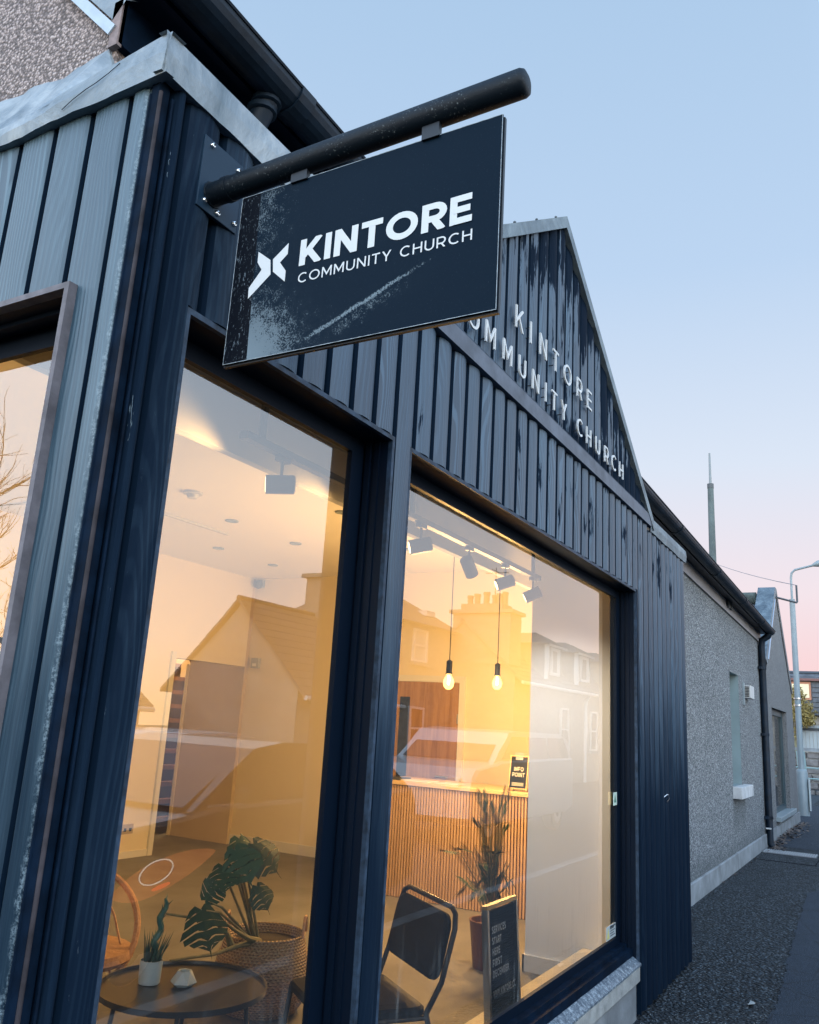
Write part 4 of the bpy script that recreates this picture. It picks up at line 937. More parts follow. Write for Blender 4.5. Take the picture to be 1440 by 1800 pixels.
# track lights with spot heads
def track(x0, x1, heads, lab, pw):
    t_ = thing('track_light', ((x0 + x1) / 2, .62, 2.6), lab, 'track light', 'ceiling track lights')
    obj('rail', MB().box(x0, x1, .60, .636, 2.425, 2.452), M_track, t_)
    for x in (x0 + .1, x1 - .1): obj('rail_hanger', MB().box(x - .012, x + .012, .61, .626, 2.452, 2.75), M_track, t_)
    for hx, hd in heads:
        hd = Vector(hd).normalized(); c = Vector((hx, .618, 2.318))
        h = obj('spot_head', MB().tube([c - hd * .055, c - hd * .05, c + hd * .055], [.030, .036, .036], 18), M_track, t_, smooth=40)
        obj('spot_stem', MB().tube([(hx, .618, 2.425), c + Vector((0, 0, .03))], .006, 8).box(hx - .03, hx + .03, .603, .633, 2.405, 2.427), M_track, h)
        obj('spot_lens', MB().tube([c + hd * .0553, c + hd * .0563], .028, 16), M_lens, h)
        cool = hd.x > .5  # this head's aim, tint and power are made up to brighten the nib wall
        L = bpy.data.lights.new('spot_light', 'SPOT'); L.energy = 85 if cool else pw; L.color = (1.0, .92, .84) if cool else (1.0, .57, .18); L.spot_size = R(80 if cool else 112); L.spot_blend = 1.0; L.shadow_soft_size = .02
        lo = bpy.data.objects.new('spot_light', L); COL.objects.link(lo); lo.location = c + hd * .065; lo.parent = h; lo.matrix_parent_inverse = Matrix.Translation(-world_loc(h))
        lo.rotation_euler = (-hd).to_track_quat('Z', 'Y').to_euler()
M_track = mat('dark_grey_track', (.035, .042, .05), .45); M_lens = emit('lit_lens', (1, .66, .3), 6.0)
track(1.07, 2.12, [(1.30, (-.62, .78, -.08)), (2.0, (-.45, .85, -.08))], 'grey ceiling track with spot heads behind the narrow window', 40)
track(2.2, 4.0, [(2.40, (-.55, .80, -.25)), (2.95, (1.13, -.10, -1.15)), (3.45, (-.50, .80, -.38)), (3.90, (-.35, .85, -.45))], 'grey ceiling track with four spot heads behind the wide window', 34)

d0 = None
for i, (x, y) in enumerate(((3.98, 3.27), (4.85, 4.19), (4.86, 3.28), (5.71, 4.21), (4.0, 2.2), (5.35, 2.35))):
    o = tag(obj('downlight', MB().lathe([(.055, 3.0), (.055, 2.992), (.042, 2.990), (.036, 2.996), (.0, 2.996)], (x, y, 0), 18), M_grey, smooth=True), ['small unlit ceiling downlight nearest the white smoke alarm', 'small unlit ceiling downlight at the end of the pale ceiling panel strip', 'small unlit ceiling downlight farthest from the panel, behind the narrow window', 'small unlit ceiling downlight nearest the grey dome camera', 'small unlit ceiling downlight beside the right frame of the narrow window', 'small unlit ceiling downlight left of the pendant lamps in the wide window'][i], 'downlight', 'ceiling downlights')
sm = thing('smoke_alarm', (3.19, 2.95, 3.0), 'white round smoke alarm on the ceiling', 'smoke alarm')
obj('base', MB().lathe([(.07, 3.0), (.07, 2.985), (.05, 2.98)], (3.19, 2.95, 0), 18), M_plastic, sm, smooth=40); obj('sensor', MB().lathe([(.045, 2.98), (.035, 2.955), (.0, 2.95)], (3.19, 2.95, 0), 16), M_plastic, sm, smooth=40)
lp = thing('ceiling_panel', (3.7, 3.75, 3.0), 'pale rectangular ceiling panel with a bright edge strip', 'ceiling panel')
obj('panel', MB().box(3.0, 4.12, 3.66, 4.9, 2.985, 2.999), M_white, lp); obj('edge_strip', MB().box(3.0, 4.35, 3.62, 3.655, 2.98, 2.999), M_plastic, lp)
cc = thing('dome_camera', (6.40, 4.93, 2.95), 'small grey dome camera high in the room corner', 'camera')
obj('mount', MB().box(6.40, 6.45, 4.90, 4.98, 2.90, 2.98), M_grey, cc); obj('dome', MB().lathe([(.0, -.055), (.04, -.04), (.055, 0), (.05, .03)], (6.38, 4.94, 2.93), 14), M_dkgrey, cc, smooth=True)
wd = thing('wall_detector', (6.44, 4.90, 2.03), 'small pale detector box on the wall by the opening', 'detector')
obj('case', bevel_mb := MB().box(6.405, 6.449, 4.85, 4.95, 1.98, 2.09), M_plastic, wd); obj('lens', MB().box(6.401, 6.405, 4.875, 4.925, 2.00, 2.03), M_white, wd)
so = thing('wall_socket', (4.96, 5.02, .36), 'pale double socket low on the back wall', 'socket')
obj('plate', MB().box(4.895, 5.03, 5.018, 5.029, .318, .405), mat('socket_plate', (.45, .38, .28), .4), so)
for x in (4.93, 4.995): obj('socket_hole', MB().box(x - .015, x + .015, 5.0165, 5.018, .34, .37), M_dkgrey, so)

# staircase through the opening
st = thing('staircase', (5.6, 6.2, FZ), 'dark open staircase seen through the opening', 'staircase')
mr = mat('riser_dark', (.05, .03, .02), .6)
for k in range(11):
    z = FZ + .18 * (k + 1); y = 5.98 + .11 * k
    obj('tread', MB().box(5.6, 7.5, y, y + .17, z - .05, z), M_tread, st)
    obj('riser', MB().box(5.6, 7.5, y + .105, y + .118, z, z + .13), mr, st)
obj('string_post', MB().box(6.385, 6.41, 5.862, 5.90, FZ, 2.0), M_wall, st)
obj('hand_rail', MB().tube([(7.3, 6.0, .95), (7.3, 7.1, 2.75)], .025, 8), M_tread, st)

# door in the end wall
dr_ = thing('wooden_door', (6.44, 2.8, FZ), 'brown wooden door with a tall dark vision panel', 'door')
obj('leaf', MB().box(6.425, 6.448, 2.335, 3.30, FZ, 1.885), M_door, dr_)
obj('vision_panel', MB().box(6.418, 6.425, 2.875, 2.985, .62, 1.735), mat('dark_vision_glass', (.012, .018, .024), .08), dr_)
B = MB(); B.box(6.42, 6.449, 2.27, 2.33, FZ, 1.95); B.box(6.42, 6.449, 3.305, 3.37, FZ, 1.95); B.box(6.42, 6.449, 2.33, 3.305, 1.89, 1.95); obj('door_frame', B, M_white, dr_)
hd = obj('handle', MB().tube([(6.41, 2.42, 1.0), (6.385, 2.42, 1.0), (6.385, 2.53, 1.0)], .009, 8), M_alu, dr_)
for z in (.4, 1.5): obj('hinge', MB().box(6.415, 6.425, 2.330, 2.342, z, z + .09), M_alu, dr_)

# reception counter with vertical slats
rc = thing('reception_counter', (5.6, 1.9, FZ), 'reception counter faced with vertical oak slats', 'counter')
obj('carcass', MB().box(5.372, 5.92, .90, 2.60, FZ, .975), mat('counter_carcass', (.13, .055, .03), .7), rc)
bevel(obj('worktop', MB().box(5.335, 5.95, .88, 2.62, .975, 1.005), M_oaktop, rc), .004)
s0 = None
for k in range(65):
    if s0 is None: s0 = obj('slat', MB().box(5.350, 5.372, .905, .9205, FZ + .005, .974), M_oak, rc)
    else: o = s0.copy(); COL.objects.link(o); o.location.y += .026 * k
pp = thing('paper_stack', (5.5, 2.3, 1.006), 'papers lying on the left part of the counter top', 'papers')
obj('sheet', MB().box(5.42, 5.62, 2.10, 2.38, 1.006, 1.012), M_white, pp); obj('folder', MB().box(5.40, 5.60, 2.36, 2.56, 1.006, 1.022), M_dkgrey, pp); obj('sheet', MB().box(5.45, 5.66, 1.86, 2.06, 1.006, 1.009), M_white, pp)
ip = thing('info_point_sign', (5.46, 1.26, 1.006), 'small black info point clipboard stand on the counter', 'sign')
tl = Matrix.Translation((5.43, 1.305, 1.012)) @ Matrix.Rotation(R(10), 4, 'Y')
def ib(*a): return MB().box(*a).xf(tl)
obj('board', ib(0, .006, -.070, .070, .02, .262), M_blackm, ip); obj('clip', ib(-.008, 0, -.03, .03, .235, .258), M_alu, ip)
B = MB(); B.box(-.002, .012, -.078, -.070, 0, .27); B.box(-.002, .012, .070, .078, 0, .27); B.box(-.002, .012, -.07, .07, .262, .27); B.box(-.002, .012, -.07, .07, .012, .02); B.box(.09, .10, -.07, -.06, -.0, .25); B.box(.09, .10, .06, .07, 0, .25); obj('frame', B.xf(tl), M_oaktop, ip)
B = MB(); text_mesh(B, 'INFO', .10, (-.001, .041, .150), (0, -1, 0), (0, 0, 1), (-1, 0, 0), .032, width=.082, thick=.0003); text_mesh(B, 'POINT', .10, (-.001, .052, .106), (0, -1, 0), (0, 0, 1), (-1, 0, 0), .032, width=.104, thick=.0003)
obj('lettering', B.xf(tl), M_letter, ip)
obj('price_strip', ib(-.003, -.0005, -.05, .05, .035, .062), mat('dim_strip', (.25, .26, .27), .5), ip)

# letter board on the window board
lb = thing('letter_board', (2.63, .23, .285), 'black felt letter board standing at the window', 'letter board')
tl = Matrix.Translation((2.628, .212, .287)) @ Matrix.Rotation(R(-4), 4, 'X')
M_felt = mat('black_felt', (.003, .006, .011), .95, spec=.03)
obj('felt_panel', MB().box(-.150, .150, -.006, .012, .012, .438).xf(tl), M_felt, lb)
for k in range(46): obj('felt_rib', MB().box(-.150, .150, -.0085, -.006, .016 + k * .0092, .0225 + k * .0092).xf(tl), M_felt, lb)
M_lbf = mat('bright_oak_edge', (.62, .42, .18), .4)
B = MB(); B.box(-.168, -.150, -.012, .016, .0, .45); B.box(.150, .168, -.012, .016, 0, .45); B.box(-.15, .15, -.012, .016, 0, .012); obj('frame', B.xf(tl), M_alu2 if 'M_alu2' in globals() else mat('silver_frame', (.45, .50, .52), .3, .6), lb)
obj('top_rail', MB().box(-.168, .168, -.012, .016, .451, .466).xf(tl), M_lbf, lb)
for s_, wd_, z in (('SERVICES', .150, .352), ('START', .098, .310), ('HERE', .080, .268), ('FIRST', .098, .226), ('DECEMBER', .170, .184), ('WWW.KINTORE.CC', .240, .108)):
    B = MB(); text_mesh(B, s_, .115, (-.122, -.0092, z), (1, 0, 0), (0, 0, 1), (0, -1, 0), .029, width=wd_, gap=.2, thick=.0003); obj('lettering', B.xf(tl), M_letter, lb)

# low round table with pot and vase
ct = thing('coffee_table', (1.79, 1.26, FZ), 'low round black tray table by the narrow window', 'table')
obj('table_top', MB().lathe([(.0, .385), (.315, .385), (.335, .39), (.337, .412), (.329, .412), (.327, .400), (.0, .400)], (1.79, 1.26, 0), 48), mat('black_table_lacquer', (.016, .019, .024), .28), ct, smooth=35)
for a in (40, 130, 220, 310):
    x, y = 1.79 + .25 * math.cos(R(a)), 1.26 + .25 * math.sin(R(a)); x2, y2 = 1.79 + .29 * math.cos(R(a)), 1.26 + .29 * math.sin(R(a))
    obj('leg', MB().tube([(x, y, .386), (x2, y2, FZ)], .009, 8), M_blackm, ct)
obj('floor_ring', MB().tube([(1.79 + .287 * math.cos(a), 1.26 + .287 * math.sin(a), FZ + .012) for a in [i * math.pi / 18 for i in range(36)]], .007, 6, closed=True), M_blackm, ct)
def blade(B, base, tip, bend, wd, n=6):
    b, t_ = Vector(base), Vector(tip); d_ = t_ - b; side = d_.cross(Vector((.5, -.8, .1))).normalized(); nrm = side.cross(d_).normalized(); rows = []
    for i in range(n + 1):
        k = i / n; c = b + d_ * k + nrm * bend * math.sin(math.pi * k * .5) * k; ww = wd * (1 - k ** 2.2) * (.75 + .5 * min(1, k * 3)); th = ww * .45
        rows.append([c - side * ww, c + nrm * th, c + side * ww, c - nrm * th])
    for p_, q_ in zip(rows, rows[1:]):
        for j in range(4): B.quad(p_[j], p_[(j + 1) % 4], q_[(j + 1) % 4], q_[j])
su = thing('potted_succulent', (1.735, 1.40, .40), 'succulent with one tall twisted stem in a white pot', 'potted plant')
bx, by = 1.735, 1.395
obj('pot', MB().lathe([(.040, .401), (.043, .404), (.046, .488), (.042, .488), (.040, .478), (.0, .477)], (bx, by, 0), 24), M_ceram, su, smooth=40)
rr = random.Random(4)
for k in range(22):
    a = k * 2.4; r0 = .006 + .026 * (k / 22) ** .5; h = rr.uniform(.07, .125); o_ = rr.uniform(.015, .05)
    B = MB(); b = (bx + r0 * math.cos(a), by + r0 * math.sin(a), .474); blade(B, b, (bx + (r0 + o_) * math.cos(a), by + (r0 + o_) * math.sin(a), .482 + h), .012, .0065); obj('leaf', B, M_succ, su, smooth='all')
B = MB(); pts = [(bx + .012 * math.sin(k * 1.25) + .002 * k, by - .004 * k * .3, .49 + k * .0175) for k in range(14)]; B.tube(pts, [.013, .012, .012, .013, .012, .014, .012, .013, .012, .014, .013, .011, .009, .005], 8)
for k in range(2, 13):
    c = Vector(pts[k]); a = k * 2.2; blade(B, c, c + Vector((.02 * math.cos(a), .02 * math.sin(a), .035)), .008, .006, 4)
obj('stem', B, M_succ, su, smooth=True)
gv = thing('faceted_vase', (1.83, 1.30, .40), 'small white faceted bowl on the black table', 'vase')
B = MB(); cxg, cyg = 1.80, 1.27; rows = []
for r_, z, of in ((.034, .401, 0), (.054, .415, 0), (.029, .458, 1)):
    rows.append([(cxg + r_ * math.cos(R(60 * k + 30 * of)), cyg + r_ * math.sin(R(60 * k + 30 * of)), z) for k in range(6)])
B.quad(*rows[0][::-1])
for k in range(6):
    k2 = (k + 1) % 6; B.quad(rows[0][k], rows[0][k2], rows[1][k2], rows[1][k]); B.quad(rows[1][k], rows[1][k2], rows[2][k]); B.quad(rows[1][k2], rows[2][k2], rows[2][k])
inn = [(cxg + .022 * math.cos(R(60 * k + 30)), cyg + .022 * math.sin(R(60 * k + 30)), .456) for k in range(6)]; deep = [(p_[0], p_[1], .43) for p_ in inn]
for k in range(6): k2 = (k + 1) % 6; B.quad(rows[2][k], rows[2][k2], inn[k2], inn[k]); B.quad(inn[k], inn[k2], deep[k2], deep[k])
B.quad(*deep); obj('body', B, M_ceram, gv)

# cheese plant in a woven basket
mp = thing('monstera_plant', (2.56, 1.46, FZ), 'large cheese plant with split leaves in a woven basket', 'potted plant')
bx, by = 2.56, 1.46
m_b = bpy.data.materials.new('woven_seagrass'); m_b.use_nodes = True; t = NT(m_b.node_tree); p = t.n['Principled BSDF']; P = t.obj(); X = t.xyz(t.pos())
ang = t.math('ARCTAN2', t.sub(X[1], by), t.sub(X[0], bx)); row = t.math('FLOOR', t.mul(X[2], 82.0))
wv = t.math('SINE', t.add(t.mul(ang, 62.0), t.mul(row, 3.14159))); rw = t.math('SINE', t.mul(X[2], 515.2))
wf = t.add(t.mul(wv, .5), t.mul(rw, .5)); f = t.noise(t.pos(), 45, 3, .6)
bandm = t.ss(X[2], .285, .265)
t.put(p.inputs['Base Color'], t.mix(t.mul(t.ss(wf, .1, -.8), .75), t.mix(bandm, t.mix(f, (.52, .36, .21), (.72, .53, .34)), t.mix(f, (.56, .34, .20), (.70, .45, .29))), (.26, .15, .08))); p.inputs['Roughness'].default_value = .75
t.put(p.inputs['Normal'], t.bump(wf, .9, .012))
prof = [(.0, FZ), (.165, FZ), (.185, FZ + .01), (.228, .17), (.243, .23), (.236, .29), (.215, .36), (.196, .42), (.198, .445), (.188, .447), (.183, .42), (.18, .40), (.0, .398)]
obj('basket', MB().lathe(prof, (bx, by, 0), 48), m_b, mp, smooth='all')
for a in (-60, 120):
    c = Vector((bx + .192 * math.cos(R(a)), by + .192 * math.sin(R(a)), .44)); tg = Vector((-math.sin(R(a)), math.cos(R(a)), 0))
    obj('basket_handle', MB().tube([c - tg * .075, c - tg * .06 + Vector((0, 0, .05)), c - tg * .025 + Vector((0, 0, .085)), c + tg * .03 + Vector((0, 0, .08)), c + tg * .065 + Vector((0, 0, .045)), c + tg * .075], .007, 6), M_rattan, mp, smooth=True)
def monstera_leaf(size):
    """heart shaped blade with deep cuts between the ribs, in its own plane: stalk at the origin, tip along +x"""
    B = MB(); N = 6; rj = random.Random(int(size * 1e5))
    out = lambda k: size * .50 * (math.sin(math.pi * min(1, (k * .92 + .10))) ** .75) * (1.0 if k < .55 else 1.0 - .25 * (k - .55))
    for sg in (-1, 1):
        for i in range(N):
            a0, a1 = i / N, (i + rj.uniform(.60, .84)) / N; xa, xb = -.16 + 1.16 * a0, -.16 + 1.16 * a1
            k0, k1 = max(.02, a0), min(1.0, a1)
            ya, yb = out(k0), out(k1); sw = .14 * size
            def q(x, y, yy=None): return (x * size + abs(y) * .35, sg * y, -.32 * y * y / size - .10 * size * max(0, x) ** 2 + .0)
            r0, r1 = max(0, xa) , max(0.02, xb)
            B.quad(q(r0, 0), q(r1, 0), q(xb * .8 + .02, yb * .42), q(xa * .8 + .0, ya * .42)); B.quad(q(xa * .8, ya * .42), q(xb * .8 + .02, yb * .42), q(xb * .72 + .03, yb * rj.uniform(.88, 1.05)), q(xa * .72 + .01, ya * rj.uniform(.9, 1.0)))
            if i < N - 1:
                xc = -.16 + 1.16 * (i + 1) / N; yc = out((i + 1) / N); B.quad(q(r1, 0), q(max(.02, xc), 0), q(xc * .8, yc * .28), q(xb * .8 + .015, yb * .30))
    return B
leaves = [((2.30, 1.43, .83), .24, (.15, -.55, -.75), (-.6, -.5, .5)), ((2.40, 1.40, .85), .25, (.45, -.55, -.65), (-.3, -.7, .6)), ((2.44, 1.50, .86), .22, (.6, -.2, -.5), (.2, -.6, .8)), ((2.26, 1.46, .76), .18, (-.35, -.5, -.75), (-.7, -.5, .3)),
          ((2.43, 1.38, .66), .17, (.25, -.5, -.8), (-.3, -.8, .4)), ((2.10, 1.42, .60), .25, (-.10, -.55, -.80), (-.45, -.75, .35)), ((2.18, 1.47, .62), .15, (.3, -.3, .5), (-.5, -.7, .3)), ((2.48, 1.56, .80), .20, (.7, .1, -.6), (.3, -.5, .7)), ((2.36, 1.46, .87), .22, (-.1, -.4, -.5), (-.2, -.5, .85))]
root = Vector((2.46, 1.44, .42))
for c, s, dr3, up in leaves:
    c = (c[0] - .075, c[1], c[2] + .030); s *= .88
    X_ = Vector(dr3).normalized(); Zv = Vector(up); Zv = (Zv - X_ * Zv.dot(X_)).normalized(); Y_ = Zv.cross(X_); Mx = Matrix((X_, Y_, Zv)).transposed().to_4x4(); Mx.translation = Vector(c)
    lf = obj('leaf', monstera_leaf(s).xf(Mx), M_leaf, mp)
    so_ = lf.modifiers.new('thick', 'SOLIDIFY'); so_.thickness = .0015
    mid = root.lerp(Vector(c), .55) + Vector((-.02, .03, .05)); obj('stalk', MB().tube([root + Vector((random.uniform(-.02, .02), random.uniform(-.02, .02), 0)), mid, c], [.0075, .006, .004], 6), M_stem, lf, smooth=True)
for pts in ([(2.46, 1.42, .425), (2.30, 1.40, .44), (2.12, 1.40, .435), (1.88, 1.43, .45)], [(2.44, 1.40, .43), (2.32, 1.38, .47), (2.2, 1.37, .53), (2.14, 1.38, .57)], [(2.26, 1.42, .44), (2.22, 1.42, .50), (2.15, 1.44, .56), (1.9, 1.5, .62)]):
    obj('aerial_root', MB().tube(pts, [.017, .012, .008, .005], 8), M_stem, mp, smooth=True)
obj('soil', MB().lathe([(.178, .402), (.0, .412)], (bx, by, 0), 20), mat('potting_soil', (.03, .022, .016), .9), mp)

# black cantilever side chair
bc = thing('black_chair', (2.06, .55, FZ), 'black metal side chair with padded back at the window', 'chair')
F, S = Vector((-.80, .60, 0)), Vector((.60, .80, 0)); o0 = Vector((2.155, .43, 0)) + Vector((0, 0, 0))
def cp(s, f, z): return o0 + S * s + F * f + Vector((0, 0, z))
def pad(c, U, V, N, hu, hv, th, rad, nm, mt):
    B = MB(); n = 6; ring = []
    for (su_, sv_) in ((1, 1), (-1, 1), (-1, -1), (1, -1)):
        a0 = math.atan2(sv_, su_) - math.pi / 4
        for i in range(n + 1):
            a = a0 + i / n * math.pi / 2; ring.append((su_ * (hu - rad) + rad * math.cos(a), sv_ * (hv - rad) + rad * math.sin(a)))
    lay = []
    for k, (ins, dz) in enumerate(((.012, -th), (0, -th * .6), (0, th * .5), (.010, th), (.05, th * 1.25))):
        lay.append([c + U * (x * (1 - ins / hu)) + V * (y * (1 - ins / hv)) + N * dz for x, y in ring])
    m_ = len(ring)
    for p_, q_ in zip(lay, lay[1:]):
        for i in range(m_): B.quad(p_[i], p_[(i + 1) % m_], q_[(i + 1) % m_], q_[i])
    B.quad(*lay[0][::-1]); B.quad(*lay[-1]); return obj(nm, B, mt, bc, smooth=50)
pad(cp(0, .22, .455), S, F, Vector((0, 0, 1)), .228, .205, .018, .05, 'seat', M_fabric)
bn = (F * .97 + Vector((0, 0, .22))).normalized(); bu = (Vector((0, 0, 1)) - bn * bn.z).normalized()
pad(cp(0, -.035, .668), S, bu, bn, .238, .118, .014, .055, 'backrest', M_fabric)
obj('back_frame', MB().tube([cp(-.235, .03, .45), cp(-.255, -.02, .56), cp(-.258, -.065, .74), cp(-.24, -.075, .788), cp(-.20, -.08, .805), cp(.20, -.08, .805), cp(.24, -.075, .788), cp(.258, -.065, .74), cp(.255, -.02, .56), cp(.235, .03, .45)], .0105, 10), M_blackm, bc, smooth=True)
for s in (-.235, .235):
    obj('leg', MB().tube([cp(s, .03, .46), cp(s * 1.08, -.07, FZ)], .0105, 8), M_blackm, bc, smooth=True); obj('leg', MB().tube([cp(s, .40, .445), cp(s * 1.08, .44, FZ)], .0105, 8), M_blackm, bc, smooth=True)
    obj('side_rail', MB().tube([cp(s, .03, .44), cp(s, .40, .44)], .009, 8), M_blackm, bc)
obj('stretcher', MB().tube([cp(-.245, .42, .28), cp(.245, .42, .28)], .008, 8), M_blackm, bc)

# cane hoop chair
wc = thing('cane_hoop_chair', (1.95, 2.3, FZ), 'round cane hoop chair behind the low table', 'chair')
X_ = Vector((.72, -.62, .1)).normalized(); Zv = Vector((-.45, -.65, .62)); Zv = (Zv - X_ * Zv.dot(X_)).normalized(); Y_ = Zv.cross(X_); Mx = Matrix((X_, Y_, Zv)).transposed().to_4x4(); Mx.translation = Vector((1.97, 2.20, .43))
obj('hoop', MB().tube([(.33 * math.cos(a), .33 * math.sin(a), 0) for a in [i * math.pi / 20 for i in range(40)]], .016, 8, closed=True).xf(Mx), M_rattan, wc, smooth=True)
for k in range(-4, 5): x = k * .07; h = math.sqrt(max(0, .33 ** 2 - x * x)); obj('cane', MB().tube([(x, -h, 0), (x * .9, -h * .4, -.06), (x * .8, h * .4, -.06), (x * .6, h, 0)], .006, 5).xf(Mx), M_rattan, wc)
obj('seat_pad', MB().lathe([(.0, .30), (.24, .30), (.27, .325), (.26, .36), (.0, .375)], (2.0, 2.15, 0), 28), M_rattan, wc, smooth=50)
for a in (30, 150, 270): obj('leg', MB().tube([(1.93 + .15 * math.cos(R(a)), 2.2 + .15 * math.sin(R(a)), .32), (1.93 + .24 * math.cos(R(a)), 2.2 + .24 * math.sin(R(a)), FZ)], .011, 8), M_blackm, wc)

# palm by the nib wall
pm = thing('potted_palm', (4.00, .86, FZ), 'slender palm in a dark red pot beside the white wall', 'potted plant')
obj('pot', MB().lathe([(.0, FZ), (.10, FZ), (.125, .34), (.130, .36), (.118, .36), (.11, .33), (.0, .32)], (4.0, .88, 0), 24), mat('dark_red_pot', (.10, .03, .025), .4), pm, smooth=40)
rr = random.Random(12)
for k in range(19):
    a = k * 2.39 + .4; out = rr.uniform(.10, .42); hh = rr.uniform(.72, 1.16) if k < 8 else rr.uniform(.48, .78); tip = Vector((4.0 + out * math.cos(a) * 1.0, .88 + out * math.sin(a) * .6, hh)); b = Vector((4.0, .88, .34))
    if tip.x > 4.05: tip.x = 4.05
    pts = [b, b.lerp(tip, .35) + Vector((0, 0, .10)), b.lerp(tip, .7) + Vector((0, 0, .11)), tip]
    cur = []
    for i in range(22):
        q = i / 21; s_ = q * 3; i0 = min(2, int(s_)); cur.append(pts[i0].lerp(pts[i0 + 1], s_ - i0))
    fr_ = obj('frond', MB().tube(cur, [.005 - .0002 * i for i in range(22)], 5), M_stem, pm)
    B = MB()
    for i in range(6, 22):
        d_ = (cur[i] - cur[i - 1]).normalized(); sd = d_.cross(Vector((0, 0, 1))); sd = (sd if sd.length > .1 else Vector((1, 0, 0))).normalized()
        for sg in (-1, 1):
            for h_ in (0, .5):
                c = cur[i - 1].lerp(cur[i], h_); L = .10 * (1 - abs(i - 13) / 12) + .035; tp = c + d_ * L * .85 + sd * sg * L * .55 + Vector((0, 0, -.15 * L)); w_ = d_ * .0026
                B.quad(c - w_, c.lerp(tp, .5) - w_ * 1.4 + Vector((0, 0, .006)), tp, c.lerp(tp, .5) + w_ * 1.4 + Vector((0, 0, .006)))
    obj('leaflets', B, M_palm, fr_)

hl_ = thing('hall_ceiling_light', (6.9, 6.3, 3.0), 'round ceiling light over the stairs beyond the opening', 'ceiling light')  # assumed lamp, out of view, added to brighten the stairs and hall wall
obj('fitting', MB().lathe([(.14, 3.0), (.14, 2.97), (.11, 2.955)], (6.9, 6.2, 0), 20), M_white, hl_); obj('diffuser', MB().lathe([(.11, 2.955), (.06, 2.94), (.0, 2.935)], (6.9, 6.2, 0), 20), emit('hall_diffuser', (1, .66, .3), 6.0), hl_)
L = bpy.data.lights.new('hall_light', 'POINT'); L.energy = 150; L.color = (1.0, .64, .28); L.shadow_soft_size = .1
lo = bpy.data.objects.new('hall_light', L); COL.objects.link(lo); lo.location = (6.9, 6.2, 2.88); lo.parent = hl_; lo.matrix_parent_inverse = Matrix.Translation(-world_loc(hl_))

# ================================================================== ACROSS THE STREET (seen in the glass)
oh = thing('gabled_cottage', (15.5, -11, -.1), 'harled cottage with slate roof and gable across the street', 'building')
y1, y2, ym = -9.3, -12.9, -11.0
def roofed(root, x0, x1, ya, yb, ye, zr, wallm, ov=.25):
    """long house along the street: walls, slate roof in courses, ridge"""
    yr = (ya + yb) / 2
    B = MB(); P0 = [(x0, ya, -.2), (x0, yb, -.2), (x0, yb, ye), (x0, yr, zr - .08), (x0, ya, ye)]
    B.prism(P0, (x1 - x0, 0, 0)); obj('wall', B, wallm, root)
    rf = None
    for sg, yw_ in ((1, ya), (-1, yb)):
        B = MB(); ex = yw_ + sg * ov; zz = ye - ov * (zr - ye) / abs(ya - yr)
        B.prism([(x0 - .12, ex, zz), (x0 - .12, yr, zr), (x0 - .12, yr, zr + .06), (x0 - .12, ex, zz + .06)], (x1 - x0 + .24, 0, 0)); r_ = obj('roof', B, M_slate, root); rf = rf or r_
        n = 12
        for k in range(n):
            a, b = k / n, (k + 1.02) / n; p0 = Vector((0, ex, zz + .062)).lerp(Vector((0, yr, zr + .062)), a); p1 = Vector((0, ex, zz + .062)).lerp(Vector((0, yr, zr + .062)), b)
            obj('slate_course', MB().prism([(x0 - .12, p0.y, p0.z), (x0 - .12, p1.y, p1.z), (x0 - .12, p1.y, p1.z + .004), (x0 - .12, p0.y, p0.z + .022)], (x1 - x0 + .24, 0, 0)), M_slate, r_)
    obj('ridge', MB().tube([(x0 - .12, yr, zr + .07), (x1 + .12, yr, zr + .07)], .06, 8), M_dkgrey, root)
    obj('gutter', MB().tube([(x0 - .1, ya + ov + .03, ye - ov * (zr - ye) / abs(ya - yr)), (x1 + .1, ya + ov + .03, ye - ov * (zr - ye) / abs(ya - yr))], .05, 8), M_white, root)
    return rf
def win(root, x0, x1, z0, z1, y, mt=None):
    f = obj('window', MB().ring(x0, x1, z0, z1, y - .02, y + .05, .06), M_white, root); B = MB(); B.box(x0 + .06, x1 - .06, y + .0, y + .04, (z0 + z1) / 2 - .025, (z0 + z1) / 2 + .025); obj('sash_bar', B, M_white, f)
    obj('pane', MB().box(x0 + .06, x1 - .06, y - .01, y + .012, z0 + .06, z1 - .06), mt or M_oppglass, f); obj('sill', MB().box(x0 - .08, x1 + .08, y - .02, y + .12, z0 - .09, z0), M_conc, f)
M_oppglass = mat('street_window_glass', (.03, .04, .05), .06)
M_harl = mat('pale_harling', (.30, .28, .25), .85, var=(2, .2))
roofed(oh, 13.44, 17.4, -9.3, -12.9, 2.1, 3.92, M_harl); win(oh, 14.3, 15.1, .7, 1.6, -9.28)
obj('chimney', MB().box(16.2, 17.0, -11.4, -10.6, 3.3, 4.95).box(16.1, 17.1, -11.5, -10.5, 4.95, 5.05), M_granite, oh)
ol = thing('low_cottage', (10, -13, -.1), 'low gabled cottage left of the harled one across the street', 'building'); roofed(ol, 8.2, 11.9, -12.2, -15.6, 1.6, 2.7, M_harl)
ob = thing('hipped_house', (18.5, -11, -.1), 'two storey granite house with hipped slate roof across the street', 'building')
B = MB(); B.box(17.5, 20.6, -13, -9.3, -.2, 4.02); obj('wall', B, M_granite, ob)
B = MB(); e0 = [(17.2, -9.0, 4.02), (20.62, -9.0, 4.02), (20.62, -13.3, 4.02), (17.2, -13.3, 4.02)]; r0, r1 = (18.2, -11.1, 5.25), (19.6, -11.1, 5.25)
B.quad(e0[0], e0[1], r1, r0); B.quad(e0[1], e0[2], r1); B.quad(e0[2], e0[3], r0, r1); B.quad(e0[3], e0[0], r0); B.quad(*e0[::-1]); obj('roof', B, M_slate, ob)
